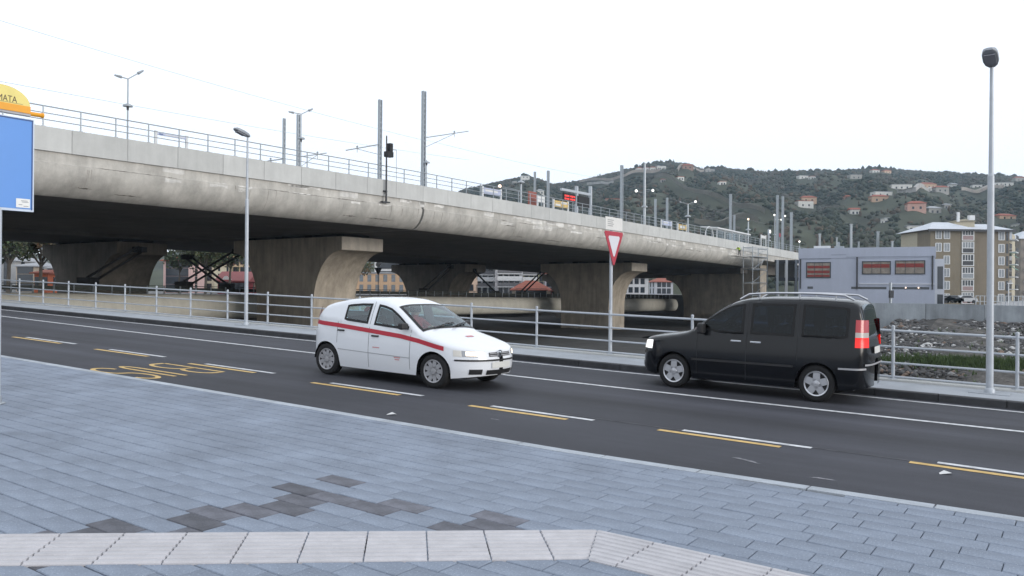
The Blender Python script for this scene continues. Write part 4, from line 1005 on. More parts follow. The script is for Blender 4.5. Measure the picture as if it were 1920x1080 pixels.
g = MB(); g.bbox(L(1615), wd+.02, -.09, -.001, Hh(534), Hh(531.5)); g.build('string_course', lil2, r, local=True)
g = MB(); g.bbox(L(1524), L(1557), 2, 2.4, H+.1, H+.42); g.bbox(L(1524), L(1527), 2, 2.3, H, H+.1); g.bbox(L(1553), L(1557), 2, 2.3, H, H+.1); g.build('roof_box', frame_white, r, local=True)
g = MB(); g.bbox(L(1564), L(1582), 3, 4.2, H, H+.4); g.bbox(L(1570), L(1574), 3, 3.4, H+.4, H+1.0); g.build('roof_vent', steel_grey, r, local=True)
# grey pile and lamp post before it
pb_ = atZ(1669.5, 569, 100); g = MB(); zz = atZ(1669.5, 530, 100)[2]; r = thing('concrete_post', 'thin grey post standing before the lilac building', 'post', (pb_[0], pb_[1], .05))
g.tube((pb_[0], pb_[1], .05), (pb_[0], pb_[1], zz), .17, n=8); g.build('shaft', steel_grey, r); g = MB(); g.box((pb_[0], pb_[1]-.2, 1.7), (.5, .3, .9)); g.build('meter_box', steel_dark, r)
# steel frame lift tower between viaduct end and the lilac building
fx0, fy = atZ(1457, 500, 122)[:2]; fx1 = atZ(1494, 500, 122)[0]; r = thing('steel_frame', 'grey steel access frame between the viaduct end and the lilac building', 'steel frame', (fx0, fy, .05))
for px_ in (1458, 1475, 1493):
    x_ = atZ(px_, 500, 122)[0]; zt_ = atZ(px_, 487, 122)[2]; g = MB(); g.bbox(x_-.18, x_+.18, fy, fy+.36, .05, zt_); g.build('column', steel_grey if px_ != 1475 else frame_white, r)
for py_ in (490, 523): z_ = atZ(1475, py_, 122)[2]; g = MB(); g.bbox(fx0-.3, fx1+.3, fy+.02, fy+.3, z_-.3, z_+.2); g.build('beam', steel_dark, r)
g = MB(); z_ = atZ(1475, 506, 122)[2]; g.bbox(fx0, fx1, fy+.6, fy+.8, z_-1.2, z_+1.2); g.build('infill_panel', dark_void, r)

# brown apartment block
def px2(Y): return Y/FOC
YA = 185.; xa, xb = atZ(1744, 540, YA)[0], atZ(1828, 540, YA)[0]; base = -1.0
HA = atZ(1790, 431, YA)[2]-base
brw = mat('brown render', (.20, .17, .125), .85, amt=.08, scale=.25, streak=.12); brw2 = mat('ochre side render', (.205, .172, .13), .85, amt=.08, scale=.25, streak=.12)  # side wing tone nearly matches the main brown
r = thing('apartment_block', 'brown six storey apartment block with white framed balconies right of the lilac building', 'building', (xa, YA, base))
wdt = xb-xa
g = MB(); g.bbox(0, wdt, 0, 14, 0, HA); g.build('wall', brw, r, local=True)
xc = atZ(1892, 540, YA+3)[0]-xa
g = MB(); g.bbox(wdt+.002, xc, 3, 16, 0, HA+.2); g.build('side_wing', brw2, r, local=True)
xd = atZ(1730, 540, YA+6)[0]-xa
g = MB(); g.bbox(xd, -.002, 6, 14, 0, atZ(1735, 436, YA+6)[2]-base); g.build('rear_wing', mat('cream render', (.42, .38, .29), .85), r, local=True)
rf = MB(); h0 = HA+.005; hp = atZ(1790, 417, YA+6)[2]-base
rf.add([(-1, -1, h0), (wdt+.6, -1, h0), (wdt+.6, 15, h0), (-1, 15, h0), (wdt*.35, 6, hp), (wdt*.7, 6, hp)], [(0, 1, 5, 4), (2, 3, 4, 5), (1, 2, 5), (3, 0, 4), (3, 2, 1, 0)])
roofw = mat('pale metal roof', (.50, .53, .58), .5, amt=.08, scale=.4); ro = rf.build('roof', roofw, r, local=True)
rf = MB(); h0 = HA+.205; rf.add([(wdt+.61, 2, h0), (xc+1, 2, h0), (xc+1, 17, h0), (wdt+.61, 17, h0), (wdt+2, 8, hp-.2), (xc-2.5, 8, hp-.2)], [(0, 1, 5, 4), (2, 3, 4, 5), (1, 2, 5), (3, 0, 4), (3, 2, 1, 0)]); rf.build('roof', roofw, r, local=True)
g = MB(); g.bbox(-1.05, wdt+.65, -1.05, -.9, HA-.35, HA+.1); g.bbox(wdt+.7, xc+1.05, 1.9, 2.05, HA-.2, HA+.3); g.build('eaves_board', steel_dark, r, local=True)
g = MB(); px_ = lambda p: atZ(p, 540, YA)[0]-xa
g.bbox(px_(1812), px_(1850), 5, 9, hp-1.2, atZ(1830, 415, YA+5)[2]-base); g.add([(px_(1810), 4.6, atZ(1830, 415, YA+5)[2]-base), (px_(1852), 4.6, atZ(1830, 415, YA+5)[2]-base), (px_(1831), 4.6, atZ(1830, 411, YA+5)[2]-base), (px_(1810), 9.4, atZ(1830, 415, YA+5)[2]-base), (px_(1852), 9.4, atZ(1830, 415, YA+5)[2]-base), (px_(1831), 9.4, atZ(1830, 411, YA+5)[2]-base)], [(0, 1, 2), (3, 4, 5), (0, 2, 5, 3), (1, 2, 5, 4)]); g.build('roof_cabin', MATS['cream render'], r, local=True)
g = MB(); g.bbox(px_(1813), px_(1817), 4, 4.5, hp, hp+2.2); g.bbox(px_(1836), px_(1846), 4, 5, hp+.4, hp+1.5); g.build('chimney', frame_white, ro, local=True)
def zz_(py): return atZ(1800, py, YA)[2]-base
win0 = MB(); win0.bbox(-.55, .55, -.06, .04, -.85, .85); fr0 = MB()
for b4 in ((-.72, -.55, -.95, .95), (.55, .72, -.95, .95), (-.55, .55, .85, .98), (-.55, .55, -.98, -.85), (-.05, .05, -.85, .85)): fr0.bbox(b4[0], b4[1], -.10, .04, b4[2], b4[3])
storey = HA/6.0
wA = wF = None
def apw(x, y, z, rotz=0, m_=glass_mid):
    global wA, wF
    if wA is None:
        wA = win0.build('window', glass_mid, r, local=True); wF = fr0.build('frame', frame_white, wA, local=True); wA.location = (x, y, z); wA.rotation_euler = (0, 0, rotz); return
    c = inst(wA, r, (x, y, z), rotz, 'window'); inst(wF, c, (0, 0, 0), 0, 'frame')
for i in range(6):
    z = storey*(i+.62)
    apw(px_(1759), -.01, z) if i >= 4 else None
    apw(px_(1774.5), -.01, z)
for i in range(6):                 # stacked loggias, each one differently glazed
    z = storey*(i+.62); c = px_(1814); w2 = px_(1824)-px_(1804)
    g = MB(); g.bbox(c-w2/2, c+w2/2, -.06, .05, z-1.15, z+1.15); lo_ = g.build('loggia', (glass_mid if i in (0, 4) else glass_dark), r, local=True)
    g = MB()
    for b4 in ((c-w2/2-.18, c-w2/2, z-1.3, z+1.3), (c+w2/2, c+w2/2+.18, z-1.3, z+1.3), (c-w2/2, c+w2/2, z+1.15, z+1.3), (c-w2/2, c+w2/2, z-1.3, z-1.15), (c-w2/2, c+w2/2, z-.2, z-.05)): g.bbox(b4[0], b4[1], -.16, .05, b4[2], b4[3])
    for k in range(1, 4): g.bbox(c-w2/2+w2*k/4-.06, c-w2/2+w2*k/4+.06, -.11, -.062, z-.05, z+1.15)
    g.build('frame', frame_white, lo_, local=True)
    g = MB(); g.bbox(c-w2/2, c+w2/2, -.13, -.063, z-1.15, z-.2); g.build('balustrade', mat('loggia balustrade', (.30, .22, .22), .7) if i in (5, 1, 0) else (glass_mid if i == 2 else steel_dark), lo_, local=True)
    g = MB(); g.bbox(wdt-1.0, wdt-.5, -.05, .03, z-.6, z+.6); g.build('window', glass_dark, r, local=True)
pw = lambda p: atZ(p, 540, YA+3)[0]-xa
for i in range(6):
    z = storey*(i+.62)
    apw(pw(1877), 2.99, z); 
    g = MB(); g.bbox(pw(1886), pw(1890), 2.94, 3.04, z-1.1, z+1.1); g.build('balcony_door', glass_dark, r, local=True)
# right side facade with balconies
xe = atZ(1912, 540, YA+14)[0]-xa
g = MB(); g.prism([(xc+.003, 3.2, 0), (xe, 15.9, 0), (xe-3, 15.9, 0), (xc+.003, 10, 0)], (0, 0, HA-.1)); g.build('oblique_wing', MATS['cream render'], r, local=True)
for i in range(6):
    z = storey*i+.9; t0, t1 = .05, .45; a = Vector((xc, 3.2, 0)); b_ = Vector((xe, 15.9, 0)); dv = (b_-a).normalized(); nv = Vector((dv.y, -dv.x, 0)); p0 = a+(b_-a)*t0; p1 = a+(b_-a)*t1
    g = MB(); g.prism([p0+Vector((0, 0, z)), p1+Vector((0, 0, z)), p1+nv*1.4+Vector((0, 0, z)), p0+nv*1.4+Vector((0, 0, z))], (0, 0, .18)); bo = g.build('balcony', frame_white, r, local=True)
    g = MB(); g.prism([p0+nv*1.36+Vector((0, 0, z+.18)), p1+nv*1.36+Vector((0, 0, z+.18)), p1+nv*1.4+Vector((0, 0, z+.18)), p0+nv*1.4+Vector((0, 0, z+.18))], (0, 0, .95)); g.build('balcony_front', steel_dark, bo, local=True)
    g = MB(); g.prism([p0+nv*.01+Vector((0, 0, z+.2)), p1+nv*.01+Vector((0, 0, z+.2)), p1+nv*.05+Vector((0, 0, z+.2)), p0+nv*.05+Vector((0, 0, z+.2))], (0, 0, 2.0)); g.build('balcony_door', glass_dark, bo, local=True)
    if i in (2, 3): g = MB(); g.prism([p0+nv*.1+Vector((0, 0, z+2.6)), p1+nv*.1+Vector((0, 0, z+2.6)), p1+nv*1.5+Vector((0, 0, z+1.7)), p0+nv*1.5+Vector((0, 0, z+1.7))], (0, 0, .04)); g.build('awning', mat('green awning', (.16, .33, .27), .8), bo, local=True)
town('apartment_building', 'grey brown block cut off beyond the brown apartment block', 1913, 1990, 447, 215, W('grey brown', (.26, .23, .20)), roofw, 6, 5, roof='hip', z0=-1, balc=[(-4.5, -1.5)])
# parked cars glimpsed and yard fence beyond the wall
r = thing('yard_railing', 'thin yard railing in front of the brown apartment block', 'railing', atZ(1860, 575, 120)[:2]+(.05,))
for i in range(14):
    x_ = atZ(1830+i*8, 560, 120)[0]; g = MB(); g.bbox(x_-.05, x_+.05, 120, 120.1, .05, 1.55); g.build('post', steel_grey, r)
for z_ in (.7, 1.5): g = MB(); g.bbox(atZ(1830, 560, 120)[0], atZ(1934, 560, 120)[0], 120.02, 120.08, z_-.04, z_+.04); g.build('rail', steel_grey, r)
lpx = atZ(1891, 570, 118); r = thing('yard_lamp', 'thin pale lamp post in the yard before the side balconies', 'lamp post', (lpx[0], lpx[1], .05)); g = MB(); g.tube((lpx[0], lpx[1], .05), (lpx[0], lpx[1], atZ(1891, 531, 118)[2]), .09, .06, 8); g.build('pole', frame_white, r); g = MB(); g.box((lpx[0]+.2, lpx[1], atZ(1891, 531, 118)[2]), (.7, .25, .14)); g.build('head', frame_white, r)
for i, (px_1, c) in enumerate(((1768, (.5, .52, .55)), (1782, (.16, .18, .2)), (1808, (.45, .46, .48)))):
    p = atZ(px_1, 566, 150); r = thing('parked_car', ('silver', 'dark', 'pale grey')[i]+' car parked in the yard below the brown apartment block', 'car', (p[0], p[1], .05), group='cars parked in the yard')
    cm = mat('far car paint %d' % i, c, .3, .3, amt=0)
    g = MB(); pf = [(-2, .3), (-2.05, .8), (-1.2, .95), (-.7, 1.4), (.8, 1.42), (1.5, .98), (2.0, .85), (2.05, .3)]; g.prism([(a, -.8, b_) for a, b_ in pf], (0, 1.6, 0)); g.build('body', cm, r, local=True)
    g = MB(); g.prism([(a, -.82, b_) for a, b_ in ((-1.05, .98), (-.62, 1.34), (.75, 1.36), (1.25, .98))], (0, 1.64, 0)); g.build('window', glass_dark, r, local=True)
    for a in (-1.25, 1.25):
        for s_ in (-.75, .75): g = MB(); g.tube((a, s_-.1, .3), (a, s_+.1, .3), .3, n=12); g.build('wheel', black_steel, r, local=True)

# ================================================================== TREES IN THE TOWN
leaf_mats = {}
def tree(px, Y, zb, h, R_, label, cols, nleaf=2600, trunk_h=.3, name='town_tree', seed=1):
    rnd = random.Random(seed); x0, y0 = atZ(px, 540, Y)[:2]; r = thing(name, label, 'tree', (x0, y0, zb))
    g = MB(); g.tube((0, 0, 0), (.15, 0, h*trunk_h), R_*.055, R_*.04, 8); tips = []
    for i in range(9):
        a = rnd.uniform(0, 6.28); l = rnd.uniform(.35, .8)*R_; zz = h*rnd.uniform(trunk_h+.1, .85); p0 = Vector((.12, 0, h*rnd.uniform(trunk_h*.8, trunk_h))); p1 = Vector((math.cos(a)*l, math.sin(a)*l, zz)); mid = (p0+p1)/2+Vector((0, 0, h*.06))
        g.tube(p0, mid, R_*.028, R_*.018, 6); g.tube(mid, p1, R_*.018, R_*.007, 5); tips.append(p1)
    g.build('trunk', mat('bark', (.10, .085, .07), .9, amt=.3, scale=3), r, local=True)
    cl = [(t, rnd.uniform(.25, .45)*R_) for t in tips] + [(Vector((rnd.gauss(0, .45)*R_, rnd.gauss(0, .45)*R_, h*rnd.uniform(trunk_h+.05, .95))), rnd.uniform(.22, .42)*R_) for i in range(16)]
    V = []; K = []
    for i in range(nleaf):
        c, rr = cl[rnd.randrange(len(cl))]; d_ = Vector((rnd.gauss(0, 1), rnd.gauss(0, 1), rnd.gauss(0, .8))); d_ = d_.normalized()*rr*rnd.random()**.4; p = c+d_
        s_ = rnd.uniform(.14, .34); a = Vector((rnd.gauss(0, 1), rnd.gauss(0, 1), rnd.gauss(0, 1))).normalized()*s_; b_ = a.orthogonal().normalized()*s_*.7
        V.append((p-a, p+b_, p+a, p-b_)); K.append(cols[rnd.randrange(len(cols))])
    me = bpy.data.meshes.new('crown'); me.from_pydata([tuple(q_) for f in V for q_ in f], [], [(4*i, 4*i+1, 4*i+2, 4*i+3) for i in range(nleaf)])
    ca = me.color_attributes.new('tone', 'FLOAT_COLOR', 'POINT'); ca.data.foreach_set('color', [v for k in K for _ in range(4) for v in (*[c*rnd.uniform(.7, 1.25) for c in k], 1)])
    me.materials.append(mat('tree leaves', (.06, .07, .03), .8, attr='tone', amt=0)); o = bpy.data.objects.new('crown', me); COL.objects.link(o); o.parent = r
    return r
GR = [(.05, .06, .035), (.07, .085, .045), (.035, .045, .025)]; BRN = [(.12, .075, .035), (.09, .07, .035), (.06, .06, .035)]
tree(15, 118, .8, 11.5, 5.5, 'dense dark green tree beside the bus stop board, under the viaduct', GR, 5200, .42, seed=1)
tree(75, 122, .8, 11.5, 5.2, 'brown green autumn tree behind the orange kiosk', BRN, 4800, .42, seed=2)
tree(128, 124, .8, 10.5, 4.2, 'thin leaved tree with sky showing through, beside the rear pier', GR, 900, .45, seed=3)
tree(385, 132, .8, 10.0, 4.4, 'green tree behind the crossing struts', [(.07, .085, .04), (.09, .10, .05), (.05, .06, .03)], 2600, .45, seed=4)
tree(430, 136, .8, 9.5, 3.8, 'loose green tree before the peach apartment house', GR, 1300, .5, seed=5)
tree(335, 140, .8, 8.0, 3.0, 'small dark street tree before the pink house', GR, 800, .5, seed=6)
tree(655, 160, .8, 10.5, 4.2, 'dim olive tree between the near pier and the white building', BRN+GR, 1500, seed=7)
# signs seen from behind on the lower bridge
for px_, dk, lb_ in ((667, 0, 'pale back of a triangular road sign on the lower bridge beside the near pier'), (709, 1, 'dark back of a triangular road sign with a round mirror above on the lower bridge')):
    p, s = onU(px_, 548, 70.5); r = thing('sign_back', lb_, 'road sign', p)
    g = MB(); zt_ = onU(px_, 502, 70.5)[0][2]; g.tube((p[0], p[1], p[2]-.6), (p[0], p[1], zt_), .05, n=6); g.build('pole', steel_dark if dk else steel_light, r)
    g = MB(); wv = .48; m2 = black_steel if dk else steel_light; g.prism([(p[0]-wv, p[1]-.06, zt_), (p[0]+wv, p[1]-.06, zt_), (p[0], p[1]-.06, zt_-.95)], (0, .03, 0)); g.build('triangle', m2, r)
    g = MB(); g.lathe([(.3, 0), (.3, .04), (0, .05)], 14, (p[0], p[1]-.06, zt_+.38), (Vector((1, 0, 0)), Vector((0, 0, 1)), Vector((0, -1, 0)))) if dk else g.bbox(p[0]-.35, p[0]+.35, p[1]-.06, p[1]-.03, zt_+.05, zt_+.35); g.build('round_plate' if dk else 'plate', steel_light, r)

# ================================================================== HILLS
RID = [(-900, 500), (200, 480), (500, 470), (700, 440), (800, 398), (840, 373), (870, 358), (905, 350), (950, 339), (985, 332), (1010, 338), (1040, 348), (1090, 341), (1150, 327), (1200, 314), (1240, 307), (1290, 309), (1312, 320), (1345, 317), (1400, 322), (1440, 325), (1500, 324), (1560, 323), (1640, 318), (1700, 322), (1800, 329), (1920, 334), (2100, 345), (2500, 372), (3200, 420)]
rx = np.array([p[0] for p in RID]); ry = np.array([p[1] for p in RID]); YR = 1000.
def ridge_el(az):
    x = 960+FOC*az; y = np.interp(x, rx, ry); return (543+.0075*(x-960)-y)/FOC
def hz(az, Y):
    e = ridge_el(az); t = np.clip((Y-240)/(YR-240), 0, 1.6)
    g_ = np.where(t <= 1, t**.92*(1.0), 1-(t-1)*1.4)
    bump = (np.sin(az*31+Y*.011)*.5+np.sin(az*73-Y*.021+1.3)*.3+np.sin(az*140+Y*.05)*.15)*9*np.sin(np.clip(t, 0, 1)*math.pi)
    return 1.9 + e*YR*g_ + bump - (1-np.clip(t*8, 0, 1))*6
azs = np.concatenate([np.linspace(-.9, -.15, 26), np.linspace(-.14, .72, 260), np.linspace(.74, 1.6, 30)]); Ys = np.concatenate([np.linspace(230, YR, 70), np.linspace(YR+25, YR+500, 10)])
rows = [[(a*Y, Y, float(z)) for a, z in zip(azs, hz(azs, np.full_like(azs, Y)))] for Y in Ys]
hill_m = mat('hillside scrub', (.045, .052, .032), .95, amt=.45, scale=.02, detail=10, bump=1.0, bscale=.15)
g = MB(); g.grid(rows); ho = g.build('hill', hill_m, kind='structure', fixn=False)
ho.data.polygons.foreach_set('use_smooth', [True]*len(ho.data.polygons))
# make sure normals look up
if ho.data.polygons[len(ho.data.polygons)//2].normal.z < 0: ho.data.flip_normals()
def on_hill(x, y):
    """walk out along the line of sight from picture (x, y) until the slope is met"""
    D = _F + cR*((x-960)/FOC) - cU*((y-540)/FOC); az = D.x/D.y; el = D.z/D.y
    Y = np.arange(300, YR+1, 3.); z = hz(np.full_like(Y, az), Y); k = np.argmax(z-CAM_H >= el*Y)
    if z[k]-CAM_H < el*Y[k]: k = len(Y)-1
    return az*Y[k], float(Y[k]), float(z[k])
# woodland
HOUSES = []
items = []; N = 42000
for i in range(N):
    az = random.uniform(-.12, .70); t = random.random()**.75; Y = 262+(YR-262)*t*1.015
    if random.random() < .25: Y = YR*random.uniform(.93, 1.01)
    x, z = az*Y, float(hz(np.array([az]), np.array([Y]))[0])
    s_ = random.uniform(.9, 2.4)*(.7+.3*Y/YR); patch = math.sin(az*47+Y*.013)+math.sin(az*19-Y*.02+2)+.5*math.sin(az*120+Y*.03)
    t2 = random.random()
    if patch > .9 and t2 < .75: continue
    if patch < -.9: c = (.070, .068, .058) if t2 < .5 else (.056, .062, .046)
    elif t2 < .45: c = (.028, .038, .029)
    elif t2 < .75: c = (.044, .055, .040)
    elif t2 < .9: c = (.058, .063, .048)
    else: c = (.085, .068, .05)
    conifer = t2 > .97
    items.append(((x, Y, z+s_*.35), (s_*(.45 if conifer else 1), s_*(.45 if conifer else 1), s_*(1.5 if conifer else random.uniform(.6, .95))), c))
# trees that stand up along the skyline
for (xr_, wv) in ((985, 12), (1240, 45), (1215, 40), (1330, 20), (1350, 12), (1403, 6), (1405, 5), (1640, 40), (1560, 60), (1800, 80), (1880, 60), (1480, 60)):
    for k in range(26):
        px_ = random.gauss(xr_, wv*.5); az = (px_-960)/FOC; Y = YR-random.uniform(0, 20); s_ = random.uniform(1.5, 3.6)
        items.append(((az*Y, Y, float(hz(np.array([az]), np.array([Y]))[0])+s_*.5), (s_*.8, s_*.8, s_*random.uniform(.7, 1.2)), (.034, .042, .026)))
wood_m = mat('woodland foliage', (.04, .05, .03), .95, attr='tone', amt=.3, scale=.4)
HILL_ITEMS = items
# hillside roads and terraces
ROADS = []
def ribbon(pts, wdt, name, matl, lift=1.0):
    P = [Vector(on_hill(x, y)) for x, y in pts]; fine = []
    for a, b_ in zip(P[:-1], P[1:]):
        for k in range(10): fine.append(a+(b_-a)*k/10.)
    fine.append(P[-1]); g = MB(); rws = []
    for p in fine:
        z0_ = float(hz(np.array([p.x/p.y]), np.array([p.y]))[0])+lift
        rws.append([(p.x, p.y-wdt/2, z0_-2.6), (p.x, p.y-wdt/2, z0_), (p.x, p.y+wdt/2, z0_+.5)])
    ROADS.extend([(p.x, p.y, wdt) for p in fine]); g.grid(rws); return g.build(name, matl, kind='structure')
rdm = mat('pale hill road', (.30, .27, .245), .9, amt=.25, scale=.1); rdm2 = mat('hill terrace wall', (.36, .35, .34), .9, amt=.25, scale=.2); rdm3 = mat('hill track', (.13, .125, .105), .9, amt=.2, scale=.1)
ribbon([(1085, 345), (1130, 341), (1170, 335), (1235, 324)], 12, 'hill_road', rdm, 3.2)
ribbon([(1100, 348), (1128, 345), (1150, 344)], 5, 'hill_road', rdm2, 2.6)
ribbon([(1270, 324), (1300, 319), (1330, 320)], 6, 'hill_road', rdm, 3.0)
ribbon([(1225, 338), (1280, 357), (1330, 372), (1370, 388), (1430, 406)], 7, 'hill_track', rdm3, 3.0)
ribbon([(1680, 366), (1715, 363), (1745, 360)], 4, 'terrace_wall', rdm2, 3.4)
ribbon([(1800, 360), (1850, 357), (1880, 354)], 4, 'terrace_wall', rdm, 3.4)
ribbon([(1300, 421), (1360, 424), (1420, 423)], 4, 'hill_track', rdm3, 3.0)
# hillside houses
wh = W('hill white', (.62, .61, .58)); pk = W('hill pink', (.48, .30, .25)); pch = W('hill peach', (.55, .38, .27)); gy = W('hill grey', (.34, .33, .31)); brk = W('hill brown', (.30, .20, .16))
HL = [(985, 338, 16, 8, wh, slate, 'flat', 'long white villa on the small wooded peak'), (965, 345, 8, 5, gy, slate, 'flat', 'grey hut on the slope of the small peak'),
 (1013, 362, 14, 5, wh, slate, 'hip', 'white cottage low on the small peak'),
 (1198, 321, 9, 6, wh, tile, 'hip', 'white hilltop house at the left end of the hilltop row'), (1211, 321, 10, 6, wh, tile, 'flat', 'white flat house second in the hilltop row'), (1223, 320, 10, 6, wh, tile, 'hip', 'white house third in the hilltop row'), (1235, 318, 9, 6, wh, slate, 'hip', 'white house fourth in the hilltop row'), (1244, 316, 7, 4, wh, slate, 'flat', 'small white hut closing the hilltop row'),
 (1288, 316, 20, 6, brk, tile, 'hip', 'red brown farmhouse on the summit right of the hilltop row'), (1330, 322, 18, 4, gy, slate, 'flat', 'grey ridge houses wall right of the summit'),
 (1275, 336, 12, 4, wh, tile, 'flat', 'pale house just under the summit'), (1242, 340, 8, 4, gy, tile, 'hip', 'grey cottage left below the summit'), (1353, 345, 12, 4, wh, tile, 'flat', 'lone white house in the middle woods'),
 (1507, 388, 30, 11, wh, tile, 'flat', 'white terraced lower house with an open front'), (1513, 377, 28, 7, pch, tile, 'hip', 'red roofed villa above the white terraced house'), (1598, 401, 17, 8, wh, tile, 'gable', 'lone white cottage with orange gable roof'),
 (1585, 372, 12, 4, brk, tile, 'hip', 'small brown house in the trees'), (1645, 377, 30, 9, pch, tile, 'hip', 'peach villa with red roof on the terraces'), (1652, 367, 34, 6, wh, slate, 'flat', 'long white house above the peach villa'),
 (1686, 354, 36, 7, wh, slate, 'flat', 'widest white house on the upper slope'), (1738, 353, 30, 8, pch, tile, 'hip', 'peach house with tile roof on the upper slope'), (1762, 360, 24, 9, gy, tile, 'hip', 'grey house next to the upper peach house'), (1786, 352, 12, 7, wh, slate, 'gable', 'tiny white gabled house on the upper slope'), (1828, 351, 16, 3, wh, slate, 'flat', 'low white shed on the upper slope'),
 (1876, 353, 36, 10, wh, slate, 'flat', 'large white house beside the tall street lamp'), (1712, 394, 32, 12, pk, tile, 'hip', 'pink and red villa on the middle slope'), (1746, 398, 24, 8, gy, slate, 'hip', 'grey house right of the pink villa'), (1770, 389, 12, 6, gy, slate, 'hip', 'small stone house above the grey house'),
 (1656, 418, 8, 8, wh, slate, 'flat', 'small white cube hut on the lower slope'), (1706, 429, 24, 5, wh, slate, 'flat', 'long low white shed on the lower slope'), (1882, 408, 36, 4, pch, tile, 'hip', 'long red roofed house above the brown apartment block'), (1905, 424, 12, 4, wh, slate, 'flat', 'white hut above the side balconies'),
 (1505, 334, 18, 4, wh, slate, 'flat', 'pale ridge house below the skyline'), (1522, 335, 10, 4, wh, tile, 'flat', 'small white ridge house next to the pale one'), (1602, 335, 22, 6, gy, slate, 'flat', 'grey ridge house with a flat roof'), (1640, 323, 14, 4, wh, tile, 'hip', 'white house on the right hand skyline'), (1662, 324, 14, 4, pch, tile, 'hip', 'peach house on the right hand skyline'), (1150, 378, 30, 5, brk, tile, 'flat', 'rusty brown shed behind the departure display'), (1910, 340, 20, 7, gy, tile, 'hip', 'grey house far right below the skyline')]
for x, yb, wp, hp_, wm, rm, rt, lb_ in HL:
    p = on_hill(x, yb); Y = p[1]; sc_ = Y/FOC; wd_ = wp*sc_; h_ = hp_*sc_
    HOUSES.append((p[0]/p[1], Y, wd_*.62, (543+.0075*(x-960)-yb-hp_*1.1)/FOC))
    building('hill_house', lb_, p[0], Y-4, wd_, max(6, wd_*.5), p[2]-2.5, h_+2.0, random.uniform(-.25, .25), wm, rm, 1 if h_ < 4.2 else 2, max(2, int(wd_/4)), rt, cat='house', wsize=(1.0, 1.3), group=None, ov=.4)
keep = []
for it in HILL_ITEMS:
    x, Y, z = it[0]; az = x/Y; ok = True
    for (ha, hY, hw, htop) in HOUSES:
        if Y < hY+hw and abs(az-ha)*hY < hw+it[1][0]*.8 and Y > hY-70 and (z+it[1][2]-CAM_H)/Y > htop-.0045: ok = False; break
        if abs(x-ha*hY) < hw+it[1][0] and abs(Y-hY) < hw+it[1][0]+2: ok = False; break
    if ok:
        for (rx_, ry_, rw_) in ROADS:
            if abs(x-rx_) < 5+it[1][0] and -rw_*.5-16 < Y-ry_ < rw_*.5+2: ok = False; break
    if ok: keep.append(it)
wo2 = blob_mesh('hill_woodland', keep, wood_m, ICO1, .26); tag(wo2, 'dense dark green woodland and scrub covering the hills', 'woodland')
